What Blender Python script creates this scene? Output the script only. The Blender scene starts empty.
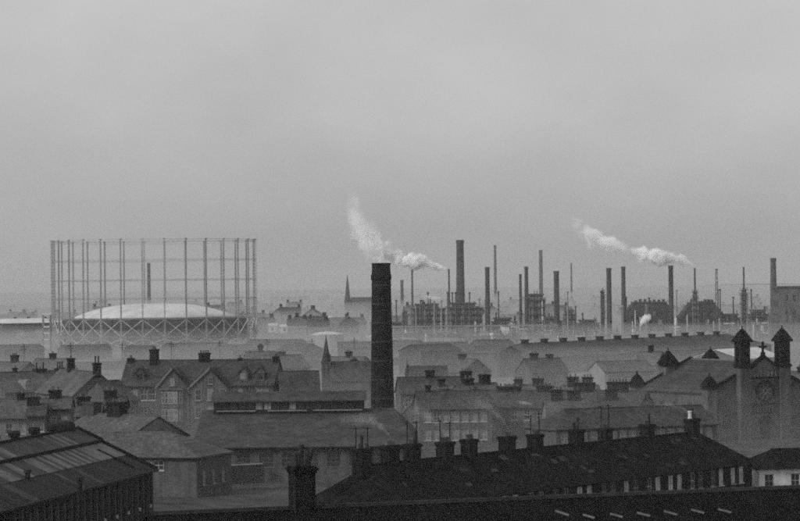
import bpy, bmesh, math, random
from mathutils import Vector, Matrix, noise as mnoise

random.seed(7)
S = bpy.context.scene
COL = S.collection
R = math.radians

# ------------------------------------------------------------------ camera
CAM_H = 22.5          # eye height over the plain
F = 3000.0            # focal length in photo pixels (135 mm on 36 mm film)
YH = 286.0            # horizon row at the middle of the photo
ROLL = R(0.6)
cam_d = bpy.data.cameras.new('camera')
cam_d.lens = 135; cam_d.sensor_width = 36
cam_d.clip_start = 1; cam_d.clip_end = 30000
cam = bpy.data.objects.new('camera', cam_d); COL.objects.link(cam)
PITCH = math.atan((YH - 260.5) / F)
cam.matrix_world = (Matrix.Translation((0, 0, CAM_H)) @ Matrix.Rotation(R(90) + PITCH, 4, 'X')
                    @ Matrix.Rotation(-ROLL, 4, 'Z'))
S.camera = cam

# ------------------------------------------------------------------ sky, sun, exposure
SUN_EL, SUN_AZ = R(32), R(-122)      # azimuth clockwise from +Y
w = bpy.data.worlds.new('World'); S.world = w; w.use_nodes = True
nt = w.node_tree; nt.nodes.clear()
sky = nt.nodes.new('ShaderNodeTexSky'); sky.sky_type = 'NISHITA'; sky.sun_disc = False
sky.sun_elevation = SUN_EL; sky.sun_rotation = SUN_AZ
sky.air_density = 1.0; sky.dust_density = 6.0; sky.ozone_density = 1.0
bw = nt.nodes.new('ShaderNodeRGBToBW')
tc = nt.nodes.new('ShaderNodeTexCoord')
mp = nt.nodes.new('ShaderNodeMapping'); mp.inputs['Scale'].default_value = (5, 5, 9); mp.inputs['Location'].default_value = (1.3, 0, .6)
nz = nt.nodes.new('ShaderNodeTexNoise'); nz.inputs['Scale'].default_value = 2.2; nz.inputs['Detail'].default_value = 6
mr = nt.nodes.new('ShaderNodeMapRange')
mr.inputs['From Min'].default_value = .3; mr.inputs['From Max'].default_value = .7
mr.inputs['To Min'].default_value = .91; mr.inputs['To Max'].default_value = 1.09
mu = nt.nodes.new('ShaderNodeMath'); mu.operation = 'MULTIPLY'
bg = nt.nodes.new('ShaderNodeBackground'); bg.inputs['Strength'].default_value = 0.10
wo = nt.nodes.new('ShaderNodeOutputWorld')
L = nt.links.new
pw = nt.nodes.new('ShaderNodeMath'); pw.operation = 'POWER'; pw.inputs[1].default_value = 0.18   # cloud deck evens the sky out
sc_ = nt.nodes.new('ShaderNodeMath'); sc_.operation = 'MULTIPLY'; sc_.inputs[1].default_value = 4.0
L(sky.outputs[0], bw.inputs[0]); L(bw.outputs[0], pw.inputs[0]); L(pw.outputs[0], sc_.inputs[0]); L(tc.outputs['Generated'], mp.inputs[0]); L(mp.outputs[0], nz.inputs['Vector'])
L(nz.outputs[0], mr.inputs['Value']); L(sc_.outputs[0], mu.inputs[0]); L(mr.outputs[0], mu.inputs[1])
L(mu.outputs[0], bg.inputs['Color']); L(bg.outputs[0], wo.inputs['Surface'])

sd = bpy.data.lights.new('sun', 'SUN'); sd.energy = 1.5; sd.angle = R(14); sd.color = (1, 1, 1)
so = bpy.data.objects.new('sun', sd); COL.objects.link(so)
sv = Vector((math.sin(SUN_AZ) * math.cos(SUN_EL), math.cos(SUN_AZ) * math.cos(SUN_EL), math.sin(SUN_EL)))
so.rotation_euler = sv.to_track_quat('Z', 'Y').to_euler()
so.location = sv * 300

S.view_settings.view_transform = 'Standard'; S.view_settings.look = 'None'
S.view_settings.exposure = 0.32; S.view_settings.gamma = 1
S.render.engine = 'CYCLES'
S.cycles.use_denoising = False
S.cycles.use_adaptive_sampling = True; S.cycles.adaptive_threshold = 0.06; S.cycles.adaptive_min_samples = 20
S.cycles.max_bounces = 14; S.cycles.diffuse_bounces = 2; S.cycles.glossy_bounces = 2
S.cycles.volume_bounces = 12; S.cycles.transparent_max_bounces = 8
HAZE_DENSITY = 0.00012
SMOKE_DENSITY = 0.0025
S.cycles.filter_width = 2.0

# ------------------------------------------------------------------ pixel helpers
def true_px(x, y):
    dx, dy = x - 400.0, 260.5 - y
    c, s = math.cos(ROLL), math.sin(ROLL)
    return c * dx + s * dy, 260.5 - (-s * dx + c * dy)      # offset from the axis, row in an upright picture
def P(x, y, d):                                             # point at depth d seen at pixel
    u, v = true_px(x, y)
    return Vector((u / F * d, d, CAM_H + (YH - v) / F * d))
def depth_for(x, y, z):                                     # depth of the pixel on the level z
    return (CAM_H - z) * F / (true_px(x, y)[1] - YH)
def at_height(x, y, z):
    return P(x, y, depth_for(x, y, z))
def height(x, y, d): return P(x, y, d).z

# ------------------------------------------------------------------ materials (all neutral: a black-and-white view)
MATS = {}
def mat(name, v, rough=.9, kind='plain', var=.35, scale=1.0, spec=.06, v2=None):
    if name in MATS: return MATS[name]
    m = bpy.data.materials.new(name); m.use_nodes = True; MATS[name] = m
    t = m.node_tree; b = t.nodes['Principled BSDF']
    b.inputs['Roughness'].default_value = rough
    b.inputs['Specular IOR Level'].default_value = spec
    N, K = t.nodes.new, t.links.new
    co = N('ShaderNodeTexCoord'); oi = N('ShaderNodeObjectInfo')
    off = N('ShaderNodeVectorMath'); off.operation = 'ADD'
    rs = N('ShaderNodeMath'); rs.operation = 'MULTIPLY'; rs.inputs[1].default_value = 37.0
    K(oi.outputs['Random'], rs.inputs[0])
    K(co.outputs['Object'], off.inputs[0]); K(rs.outputs[0], off.inputs[1])
    n1 = N('ShaderNodeTexNoise'); n1.inputs['Scale'].default_value = .35 * scale; n1.inputs['Detail'].default_value = 8
    n1.inputs['Roughness'].default_value = .65
    K(off.outputs[0], n1.inputs['Vector'])
    r1 = N('ShaderNodeMapRange'); r1.inputs['From Min'].default_value = .28; r1.inputs['From Max'].default_value = .72
    r1.inputs['To Min'].default_value = v * (1 - var); r1.inputs['To Max'].default_value = v * (1 + var)
    K(n1.outputs[0], r1.inputs['Value'])
    col = r1.outputs[0]
    if kind in ('brick', 'slate', 'sheet'):
        sp = N('ShaderNodeSeparateXYZ'); cb = N('ShaderNodeCombineXYZ'); K(co.outputs['Object'], sp.inputs[0])
        if kind == 'brick':
            ad = N('ShaderNodeMath'); K(sp.outputs[0], ad.inputs[0]); K(sp.outputs[1], ad.inputs[1])
            K(ad.outputs[0], cb.inputs[0]); K(sp.outputs[2], cb.inputs[1])
        elif kind == 'slate':
            mz = N('ShaderNodeMath'); mz.operation = 'MULTIPLY'; mz.inputs[1].default_value = 1.7
            K(sp.outputs[2], mz.inputs[0]); K(sp.outputs[0], cb.inputs[0]); K(mz.outputs[0], cb.inputs[1])
        else:
            K(sp.outputs[0], cb.inputs[0]); K(sp.outputs[2], cb.inputs[1])
        bt = N('ShaderNodeTexBrick'); K(cb.outputs[0], bt.inputs['Vector'])
        bwid, bh, ms = {'brick': (.23, .085, .012), 'slate': (.30, .24, .014), 'sheet': (.9, 2.6, .03)}[kind]
        bt.inputs['Scale'].default_value = 1
        bt.inputs['Brick Width'].default_value = bwid; bt.inputs['Row Height'].default_value = bh
        bt.inputs['Mortar Size'].default_value = ms
        for k, g in (('Color1', .72), ('Color2', 1.28), ('Mortar', .45 if kind != 'brick' else 1.4)):
            bt.inputs[k].default_value = (g, g, g, 1)
        mm = N('ShaderNodeMath'); mm.operation = 'MULTIPLY'
        bb = N('ShaderNodeRGBToBW'); K(bt.outputs[0], bb.inputs[0])
        K(col, mm.inputs[0]); K(bb.outputs[0], mm.inputs[1]); col = mm.outputs[0]
        bp = N('ShaderNodeBump'); bp.inputs['Strength'].default_value = .5; bp.inputs['Distance'].default_value = .02
        K(bb.outputs[0], bp.inputs['Height']); K(bp.outputs[0], b.inputs['Normal'])
    # streaks of weather: fine vertical noise
    mp = N('ShaderNodeMapping'); mp.inputs['Scale'].default_value = (1.6 * scale, 1.6 * scale, .12 * scale)
    K(off.outputs[0], mp.inputs[0])
    n2 = N('ShaderNodeTexNoise'); n2.inputs['Scale'].default_value = 1.0; n2.inputs['Detail'].default_value = 4
    K(mp.outputs[0], n2.inputs['Vector'])
    r2 = N('ShaderNodeMapRange'); r2.inputs['From Min'].default_value = .3; r2.inputs['From Max'].default_value = .7
    r2.inputs['To Min'].default_value = 1 - var * .7; r2.inputs['To Max'].default_value = 1 + var * .7
    K(n2.outputs[0], r2.inputs['Value'])
    m3 = N('ShaderNodeMath'); m3.operation = 'MULTIPLY'; K(col, m3.inputs[0]); K(r2.outputs[0], m3.inputs[1])
    K(m3.outputs[0], b.inputs['Base Color'])
    return m

SLATE = mat('slate', .05, .75, 'slate', .40)
SLATE_BLACK = mat('soot-black slate', .009, .85, 'slate', .9, 1, .03)
SLATE_PALE = mat('weathered slate', .085, .8, 'slate', .35)
SOOT = mat('sooty brick', .011, .95, 'brick', .55)
BRICK = mat('dark brick', .045, .95, 'brick', .35)
STONE = mat('sooty stone', .07, .95, 'brick', .35)
STONE_PALE = mat('grey stone', .14, .95, 'brick', .30)
HARL = mat('white harling', .60, .95, 'plain', .14, 2)
HARL_GREY = mat('grey harling', .22, .95, 'plain', .2, 2)
POT = mat('fired clay', .10, .8, 'plain', .5, 3)
POT_DARK = mat('sooted clay', .03, .8, 'plain', .5, 3)
LEAD = mat('lead', .10, .5, 'plain', .3, 2)
WOOD_WHITE = mat('white paint', .38, .6, 'plain', .12, 3)
WOOD_DARK = mat('dark paint', .03, .5, 'plain', .3, 3)
GLASS = mat('window glass', .03, .12, 'plain', .3, 1, .4)
NET = mat('net curtain behind glass', .17, .4, 'plain', .5, 3, .3)
NET_BRIGHT = mat('white net curtain', .38, .4, 'plain', .5, 3, .3)
STEEL = mat('grey painted steel', .22, .6, 'plain', .25, .5)
STEEL_DARK = mat('dark steel', .06, .6, 'plain', .4, .5)
PALE_METAL = mat('pale painted metal', .55, .5, 'plain', .2, .4)
CROWN = mat('aluminium painted crown', .55, .5, 'plain', .18, .15)
CONC = mat('concrete', .20, .9, 'plain', .3, .3)
PLANT = mat('plant cladding', .11, .85, 'sheet', .35, .3)
SHEET = mat('asbestos sheet', .05, .85, 'plain', .45, .8)
SHEET_PALE = mat('pale sheet', .12, .85, 'plain', .4, .8)
SHEET_DARK = mat('tarred sheet', .02, .85, 'plain', .45, .8)
FELT = mat('roofing felt', .006, .9, 'plain', .45, 1.2)
IRON = mat('black iron', .015, .6, 'plain', .3, 3)

# ------------------------------------------------------------------ mesh builder
class MB:
    def __init__(self): self.v = []; self.f = []
    def add(self, vs, fs):
        n = len(self.v); self.v += [tuple(p) for p in vs]; self.f += [tuple(i + n for i in q) for q in fs]; return self
    def box(self, x0, x1, y0, y1, z0, z1):
        return self.add([(x0,y0,z0),(x1,y0,z0),(x1,y1,z0),(x0,y1,z0),(x0,y0,z1),(x1,y0,z1),(x1,y1,z1),(x0,y1,z1)],
                        [(0,3,2,1),(4,5,6,7),(0,1,5,4),(1,2,6,5),(2,3,7,6),(3,0,4,7)])
    def cbox(self, cx, cy, z0, sx, sy, h): return self.box(cx-sx/2, cx+sx/2, cy-sy/2, cy+sy/2, z0, z0+h)
    def bar(self, a, b, t=.1, t2=None):
        a, b = Vector(a), Vector(b); d = (b - a)
        if d.length < 1e-6: return self
        d.normalize(); up = Vector((0,0,1)) if abs(d.z) < .95 else Vector((0,1,0))
        s = d.cross(up).normalized(); u = s.cross(d).normalized(); t2 = t2 or t
        vs = [p + s*i*t/2 + u*j*t2/2 for p in (a, b) for i, j in ((-1,-1),(1,-1),(1,1),(-1,1))]
        return self.add(vs, [(0,3,2,1),(4,5,6,7),(0,1,5,4),(1,2,6,5),(2,3,7,6),(3,0,4,7)])
    def lathe(self, prof, n=12, cx=0, cy=0, rot=0.0, cap=True):
        vs = []; fs = []; m = len(prof)
        for r, z in prof:
            for k in range(n):
                a = rot + 2*math.pi*k/n; vs.append((cx + r*math.cos(a), cy + r*math.sin(a), z))
        for i in range(m-1):
            for k in range(n):
                k2 = (k+1) % n; fs.append((i*n+k, i*n+k2, (i+1)*n+k2, (i+1)*n+k))
        if cap:
            fs.append(tuple(reversed(range(n)))); fs.append(tuple((m-1)*n+k for k in range(n)))
        return self.add(vs, fs)
    def extrude_x(self, sec, x0, x1):            # closed yz section swept along x
        n = len(sec); vs = [(x0, y, z) for y, z in sec] + [(x1, y, z) for y, z in sec]
        fs = [(i, (i+1) % n, n+(i+1) % n, n+i) for i in range(n)]
        return self.add(vs, fs + [tuple(reversed(range(n))), tuple(range(n, 2*n))])
    def extrude_y(self, sec, y0, y1):
        n = len(sec); vs = [(x, y0, z) for x, z in sec] + [(x, y1, z) for x, z in sec]
        fs = [(i, n+i, n+(i+1) % n, (i+1) % n) for i in range(n)]
        return self.add(vs, fs + [tuple(range(n)), tuple(reversed(range(n, 2*n)))])
    def wall(self, p0, ang, width, z0, z1, ops=(), rev=.18):     # upright panel with real openings; outside is right of its run
        ux, uy = math.cos(ang), math.sin(ang); nx, ny = uy, -ux
        def Q(a, z, dd=0): return (p0[0]+ux*a - nx*dd, p0[1]+uy*a - ny*dd, z)
        xs = sorted({0, width, *[o[0] for o in ops], *[o[1] for o in ops]}); zs = sorted({z0, z1, *[o[2] for o in ops], *[o[3] for o in ops]})
        for i in range(len(xs)-1):
            for j in range(len(zs)-1):
                cx, cz = (xs[i]+xs[i+1])/2, (zs[j]+zs[j+1])/2
                if any(o[0] < cx < o[1] and o[2] < cz < o[3] for o in ops): continue
                self.add([Q(xs[i],zs[j]),Q(xs[i+1],zs[j]),Q(xs[i+1],zs[j+1]),Q(xs[i],zs[j+1])], [(0,1,2,3)])
        for a, b, c, d in ops:
            for (p, q) in (((a,c),(b,c)),((b,c),(b,d)),((b,d),(a,d)),((a,d),(a,c))):
                self.add([Q(*p),Q(*p,rev),Q(*q,rev),Q(*q)], [(0,1,2,3)])
            self.add([Q(a,c,rev),Q(b,c,rev),Q(b,d,rev),Q(a,d,rev)], [(0,1,2,3)])
        return self
    def mesh(self, name, m, smooth=False):
        me = bpy.data.meshes.new(name); me.from_pydata(self.v, [], self.f); me.validate()
        me.materials.append(m)
        if smooth: me.polygons.foreach_set('use_smooth', [True]*len(me.polygons))
        me.update(); return me

def obj(name, data, m=None, parent=None, loc=(0,0,0), rz=0, smooth=False):
    if isinstance(data, MB): data = data.mesh(name, m, smooth)
    o = bpy.data.objects.new(name, data); COL.objects.link(o)
    o.location = loc; o.rotation_euler = (0,0,rz)
    if parent: o.parent = parent
    return o
def tag(o, label, cat, group=None):
    o['label'] = label; o['category'] = cat
    if group: o['group'] = group
    return o
def thing(name, label, cat, loc, rz=0, group=None):
    return tag(obj(name, None, None, None, loc, rz), label, cat, group)
def structure(o): o['kind'] = 'structure'; return o
CACHE = {}
def shared(key, fn):
    if key not in CACHE: CACHE[key] = fn()
    return CACHE[key]

# ------------------------------------------------------------------ building blocks
def window(parent, x, y, z, wd, ht, rz=0, fmat=None, pmat=None, sill=True, bars=(1, 1), rev=.18):
    """origin at the bottom middle of the opening on the outer wall face, facing local -y"""
    fmat = fmat or WOOD_WHITE; pmat = pmat or GLASS
    key = ('win', round(wd,2), round(ht,2), fmat.name, bars)
    def mk():
        b = MB(); t = .075; y0, y1 = .07, .14
        b.box(-wd/2, -wd/2+t, y0, y1, 0, ht).box(wd/2-t, wd/2, y0, y1, 0, ht)
        b.box(-wd/2+t, wd/2-t, y0, y1, 0, t).box(-wd/2+t, wd/2-t, y0, y1, ht-t, ht)
        for i in range(bars[1]):
            zc = ht*(i+1)/(bars[1]+1); b.box(-wd/2+t, wd/2-t, y0+.01, y1-.01, zc-.03, zc+.03)
        for i in range(bars[0]):
            xc = -wd/2+wd*(i+1)/(bars[0]+1); b.box(xc-.02, xc+.02, y0+.015, y1-.015, t, ht-t)
        return b.mesh('window', fmat)
    w_ = obj('window', shared(key, mk), None, parent, (x,y,z), rz)
    pk = ('pane', round(wd,2), round(ht,2), pmat.name)
    obj('pane', shared(pk, lambda: MB().box(-wd/2+.05, wd/2-.05, .10, .12, .05, ht-.05).mesh('pane', pmat)), None, w_)
    if sill:
        sk = ('sill', round(wd,2), fmat.name)
        obj('sill', shared(sk, lambda: MB().box(-wd/2-.1, wd/2+.1, -.07, .068, -.12, -.004).mesh('sill', fmat)), None, w_)
    return w_

def pot_mesh(kind):
    def mk():
        h, r, m = {'short': (.42,.15,POT), 'tall': (1.05,.14,POT_DARK), 'mid': (.65,.15,POT_DARK), 'white': (.75,.2,PALE_METAL)}[kind]
        return MB().lathe([(r*1.1,0),(r*1.1,.06),(r*.95,.08),(r*.85,h*.8),(r*1.12,h*.82),(r*1.12,h*.95),(r*.9,h),(r*.68,h),(r*.68,h-.12)], 10).mesh('chimney_pot', m, False)
    return shared(('pot', kind), mk)

def stack(parent, x, y, z, wx, wy, h, pots=3, kinds=('short',), m=None, aerial=0, rz=0):
    """z is the bottom (buried in the roof), h the height to the cap"""
    m = m or SOOT
    b = MB(); b.cbox(0,0,0,wx,wy,h-.34); b.cbox(0,0,h-.34,wx+.14,wy+.14,.14); b.cbox(0,0,h-.20,wx+.26,wy+.26,.12); b.cbox(0,0,h-.08,wx+.1,wy+.1,.08)
    s = obj('chimney_stack', b, m, parent, (x,y,z), rz)
    n = pots; run = max(wx, wy)
    for i in range(n):
        t = (i+.5)/n - .5
        k = kinds[i % len(kinds)]
        px, py = (t*(run-.1), 0) if wx >= wy else (0, t*(run-.1))
        obj('chimney_pot', pot_mesh(k), None, s, (px, py, h), random.random()*3)
    for i in range(aerial):
        a = MB(); ax = (wx/2+.06)*(1 if i else -1); H = h + 1.7 + .5*random.random()
        a.bar((ax,0,h-1.0),(ax,0,H),.075)
        d = .75
        a.bar((ax-.05,0,H-.12),(ax-d,0,H-.12),.06) if i == 0 else a.bar((ax-.5,0,H-.15),(ax+.5,0,H-.15),.06)
        for q in (0, .45, .9): a.bar((ax-.05-d*q*.9, -.45, H-.12),(ax-.05-d*q*.9, .45, H-.12),.025)
        obj('aerial', a, IRON, s)
    return s

def roof_mesh(L_, W_, he, hr, hip=(0,0), oh=.3, t=.14, gx=.18):
    s = (hr-he)/(W_/2); b = MB()
    ze = he - oh*s
    if not hip[0] and not hip[1]:
        sec = [(-W_/2-oh, ze+t), (0, hr+t), (W_/2+oh, ze+t), (W_/2+oh, ze-.02), (0, hr+.004), (-W_/2-oh, ze-.02)]
        sec.reverse()
        return b.extrude_x(sec, -L_/2-gx, L_/2+gx)
    xl = -L_/2-(oh if hip[0] else gx); xr = L_/2+(oh if hip[1] else gx)
    rl = -L_/2+hip[0] if hip[0] else xl; rr = L_/2-hip[1] if hip[1] else xr
    y0, y1 = -W_/2-oh, W_/2+oh
    vs = [(xl,y0,ze),(xr,y0,ze),(xr,y1,ze),(xl,y1,ze),(xl,y0,ze+t),(xr,y0,ze+t),(xr,y1,ze+t),(xl,y1,ze+t),(rl,0,hr+t),(rr,0,hr+t)]
    fs = [(0,3,2,1),(0,1,5,4),(1,2,6,5),(2,3,7,6),(3,0,4,7),(4,5,9,8),(6,7,8,9),(5,6,9),(7,4,8)]
    return b.add(vs, fs)

def building(name, label, cat, A, B, hr, he, W_, hip=(0,0), wmat=None, rmat=None, front=(), left=(), right=(), group=None,
             stacks=(), ridge=True, gutter=True, oh=.3, ext=(0,0)):
    """ridge runs from plan point A to B (A is on the left), front is local -y.
    front/left/right: openings (centre along wall from the middle, sill z, width, height, pane material, frame material)"""
    A, B = Vector(A[:2]), Vector(B[:2]); d = (B-A); L_ = d.length; d.normalize()
    A = A - d*ext[0]; B = B + d*ext[1]; L_ = (B-A).length
    c = (A+B)/2; rz = math.atan2(d.y, d.x)
    th = thing(name, label, cat, (c.x, c.y, 0), rz, group)
    wmat = wmat or STONE; rmat = rmat or SLATE
    b = MB()
    def ops(lst, w0): return [(w0/2+o[0]-o[2]/2, w0/2+o[0]+o[2]/2, o[1], o[1]+o[3]) for o in lst]
    b.wall((-L_/2,-W_/2), 0, L_, 0, he, ops(front, L_))
    b.wall((L_/2,-W_/2), R(90), W_, 0, he, ops(right, W_))
    b.wall((L_/2, W_/2), R(180), L_, 0, he)
    b.wall((-L_/2, W_/2), R(270), W_, 0, he, ops(left, W_))
    for sx, hp in ((-1, hip[0]), (1, hip[1])):
        if not hp:
            vs = [(sx*L_/2, -W_/2, he), (sx*L_/2, W_/2, he), (sx*L_/2, 0, hr)]
            b.add(vs, [(0,1,2) if sx > 0 else (1,0,2)])
    obj('wall', b, wmat, th)
    rf = obj('roof', roof_mesh(L_, W_, he, hr, hip, oh), rmat, th)
    if ridge:
        rl = -L_/2+hip[0]; rr = L_/2-hip[1]
        obj('ridge_tiles', MB().extrude_x([(-.16,hr+.10),(.16,hr+.10),(.09,hr+.22),(-.09,hr+.22)], rl-.1, rr+.1), rmat, rf)
    if gutter:
        s = (hr-he)/(W_/2); ze = he-oh*s
        obj('gutter', MB().box(-L_/2-.1, L_/2+.1, -W_/2-oh-.13, -W_/2-oh-.012, ze-.02, ze+.10), IRON, rf)
    for o in front: window(th, o[0], -W_/2, o[1], o[2], o[3], 0, o[5], o[4], bars=o[6] if len(o) > 6 else (1,1))
    for o in right: window(th, L_/2, o[0], o[1], o[2], o[3], R(90), o[5], o[4])
    for o in left: window(th, -L_/2, -o[0], o[1], o[2], o[3], R(-90), o[5], o[4])
    for st in stacks:      # dict: px or x, wx, wy, h over ridge, pots, kinds, aerial
        x = st.get('x')
        if x is None:
            m_ = true_px(st['px'], st.get('py', 420))[0]/F     # ray X = m Y meets the ridge line
            tt = (m_*A.y - A.x)/(d.x - m_*d.y); x = tt - L_/2
        y = st.get('y', 0); drop = abs(y)/(W_/2)*(hr-he)
        base = hr - drop - st['wy']/2*(hr-he)/(W_/2) - .35
        stack(th, x, y, base, st['wx'], st['wy'], hr+st['h']-base, st.get('pots',3), st.get('kinds',('short',)), st.get('m'), st.get('aerial',0))
    return th

def win_row(n, x0, x1, z, wd=1.0, ht=1.5, fm=None, p_net=.4, bars=(1,1)):
    out = []
    for i in range(n):
        x = x0 if n == 1 else x0+(x1-x0)*i/(n-1)
        out.append((x, z, wd, ht, NET if random.random() < p_net else GLASS, fm or WOOD_WHITE, bars))
    return out

# ================================================================== THE SETTING
def ground():
    b = bmesh.new()
    nx, ny = 60, 90
    ys = [60*(8000/60)**(j/ny) - 200 for j in range(ny+1)]
    ys = [-200 + 8400*(j/ny)**2 for j in range(ny+1)]
    g = []
    for y in ys:
        row = []
        for i in range(nx+1):
            x = -3500 + 7000*i/nx
            z = 0
            if y > 1500: z = -1.2 + 1.2*mnoise.noise(Vector((x/300, y/300, 2)))
            row.append(b.verts.new((x, y, min(z, 0))))
        g.append(row)
    for j in range(ny):
        for i in range(nx): b.faces.new((g[j][i], g[j][i+1], g[j+1][i+1], g[j+1][i]))
    me = bpy.data.meshes.new('ground'); b.to_mesh(me); b.free()
    m = mat('ground soil and ash', .15, .95, 'plain', .5, .05)
    me.materials.append(m)
    return structure(obj('ground', me))
ground()

def hills(name, d0, d1, h, seed, v):
    b = bmesh.new(); n = 160; rows = []
    for j in range(9):
        t = j/8; y = d0+(d1-d0)*t; row = []
        for i in range(n+1):
            x = -3400+6800*i/n
            hh = h*(.72+.55*mnoise.fractal(Vector((x/700, seed, y/2500)), 1.0, 2.0, 5))
            hh += 2.5*mnoise.noise(Vector((x/55, seed*3, y/400)))
            row.append(b.verts.new((x, y, max(0, hh)*math.sin(math.pi*min(t*1.2, 1)*.5)**.8 - 1.5)))
        rows.append(row)
    for j in range(8):
        for i in range(n): b.faces.new((rows[j][i], rows[j][i+1], rows[j+1][i+1], rows[j+1][i]))
    me = bpy.data.meshes.new(name); b.to_mesh(me); b.free(); me.materials.append(mat(name+' grass and woods', v, .95, 'plain', .4, .01))
    return structure(obj(name, me))
hills('low_hills', 4300, 5600, 13, 4.1, .06)
hills('far_hills', 6200, 7800, 19, 9.3, .06)

# lane between the shed and the works
ln = MB(); pts = [at_height(150, 497, 0), at_height(320, 491, 0)]
yd = MB().add([(-90,150,.004),(90,150,.004),(110,520,.004),(-110,520,.004)], [(0,1,2,3)])
structure(obj('yard', yd, mat('yard setts and ash', .05, .95, 'plain', .5, .3)))
a_, b_ = Vector((pts[0].x-6, pts[0].y-4)), Vector((pts[1].x+4, pts[1].y+2))
dv = (b_-a_).normalized(); pv = Vector((-dv.y, dv.x))
ln.add([(a_.x, a_.y, .008), (b_.x, b_.y, .008), (b_.x+pv.x*5, b_.y+pv.y*5, .008), (a_.x+pv.x*5, a_.y+pv.y*5, .008)], [(0,1,2,3)])
structure(obj('lane', ln, mat('worn lane', .06, .95, 'plain', .4, .6)))
def free_wall(name, label, A, B, h, t, m, group=None):
    A, B = Vector(A[:2]), Vector(B[:2]); d = B-A; c = (A+B)/2; L_ = d.length
    th = thing(name, label, 'wall', (c.x, c.y, 0), math.atan2(d.y, d.x), group)
    obj('masonry', MB().box(-L_/2, L_/2, -t/2, t/2, 0, h), m, th)
    obj('coping', MB().extrude_x([(-t/2-.06,h),(t/2+.06,h),(t/2+.06,h+.07),(0,h+.16),(-t/2-.06,h+.07)], -L_/2-.05, L_/2+.05), CONC, th)
    n = int(L_/4)
    for i in range(n+1): obj('pier', MB().cbox(-L_/2+i*L_/n, 0, 0, .45, t+.2, h-.01), m, th)
    return th
free_wall('boundary_wall', 'dark stone boundary wall along the lane before the works', P(152,492,338), P(262,490,346), 2.1, .4, BRICK)
free_wall('boundary_wall', 'low yard wall right under the works windows', P(120,470,362), P(300,468,366), 1.6, .35, STONE)

# ================================================================== NEAR HALL (black roof along the bottom edge)
HR = 11.5
nA, nB = at_height(150, 515.5, HR), at_height(800, 488.5, HR)
hall = building('hall', 'long low hall with a black felt roof and a row of pale rooflight bars', 'hall', nA, nB, HR, HR-5.2, 15,
                wmat=SOOT, rmat=FELT, ridge=False, gutter=False, oh=.4, ext=(0, 6),
                stacks=())
dA = Vector(nB[:2])-Vector(nA[:2]); dA.normalize()
def on_ridge(A, B, px, py):
    A, B = Vector(A[:2]), Vector(B[:2]); d = (B-A).normalized(); m_ = true_px(px, py)[0]/F
    return A + d*((m_*A.y - A.x)/(d.x - m_*d.y))
hallL = (Vector(nB[:2])-Vector(nA[:2])).length + 6
def hall_x(px, py): return (on_ridge(nA, nB, px, py) - Vector(nA[:2])).length - hallL/2
# lead ridge roll, in lengths
k = -hallL/2
while k < hallL/2:
    l_ = min(3.0, hallL/2-k)
    obj('ridge_roll', MB().extrude_x([(-.24,HR+.02),(.24,HR+.02),(.13,HR+.2),(-.13,HR+.2)], k+.015, k+l_-.015), mat('weathered lead roll', .025, .7, 'plain', .4, 2), hall); k += 3.0
slope = 5.2/7.5
for i, (x0, y0, x1, y1) in enumerate([(555,511,574,519),(583,515,599,521),(610,514,627,520),(637,513,655,519),(664,511.5,682,518),(691,510,709,516),(718,509.5,736,515.5)]):
    def on_slope(px, py):      # meet the front slope of the hall in plan/height
        lo, hi = 120.0, 175.0
        for _ in range(50):
            md = (lo+hi)/2; q = P(px, py, md)
            yl = (Vector(q[:2])-Vector(nA[:2])).dot(Vector((dA.y, -dA.x)))
            zr = HR + .14 - yl*slope
            if q.z > zr: lo = md
            else: hi = md
        return P(px, py, (lo+hi)/2)
    a, c = on_slope(x0, y0+.5), on_slope(x0+(x1-x0)*.72, y0+(y1-y0)*.62)
    inv = hall.matrix_basis.inverted() if False else (Matrix.Translation(hall.location) @ Matrix.Rotation(hall.rotation_euler.z, 4, 'Z')).inverted()
    a, c = inv @ a, inv @ c
    r_ = obj('rooflight', MB().bar(a+Vector((0,0,.05)), c+Vector((0,0,.05)), .11, .10), mat('dirty rooflight glazing', .17, .5, 'plain', .45, 3), hall)
s_ = stack(hall, hall_x(302, 480), 0, HR-.6, 1.05, 1.0, 2.75, 0, m=SOOT)
obj('chimney_pot', pot_mesh('mid'), None, s_, (-.33, 0, 2.75))
obj('chimney_pot', pot_mesh('tall'), None, s_, (-.02, 0, 2.75))
cw = MB().lathe([(.13,0),(.13,.5),(.17,.52),(.15,.9),(.10,1.0)], 10)
c_ = obj('cowl', cw, POT_DARK, s_, (.28, 0, 2.72)); c_.rotation_euler = (0, R(17), 0)
for sx in (-.58, .58):
    obj('aerial', MB().bar((sx,0,.6),(sx+(.02 if sx > 0 else 0),0,2.2),.03), IRON, s_)

# ================================================================== LEFT SHED
SR = 8.9
sB = at_height(78, 432, SR); sA0 = at_height(0, 447, SR)
sd_ = (Vector(sB[:2])-Vector(sA0[:2])).normalized()
SL = 74.0; sA = Vector(sB[:2]) - sd_*SL
SHR, SHE, SHW = 8.9, 5.4, 14.6
rz = math.atan2(sd_.y, sd_.x); c = (sA + Vector(sB[:2]))/2
shed = thing('workshop_shed', 'long workshop shed with patched sheet roof, ridge ventilators and piered side wall', 'shed', (c.x, c.y, 0), rz)
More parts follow.
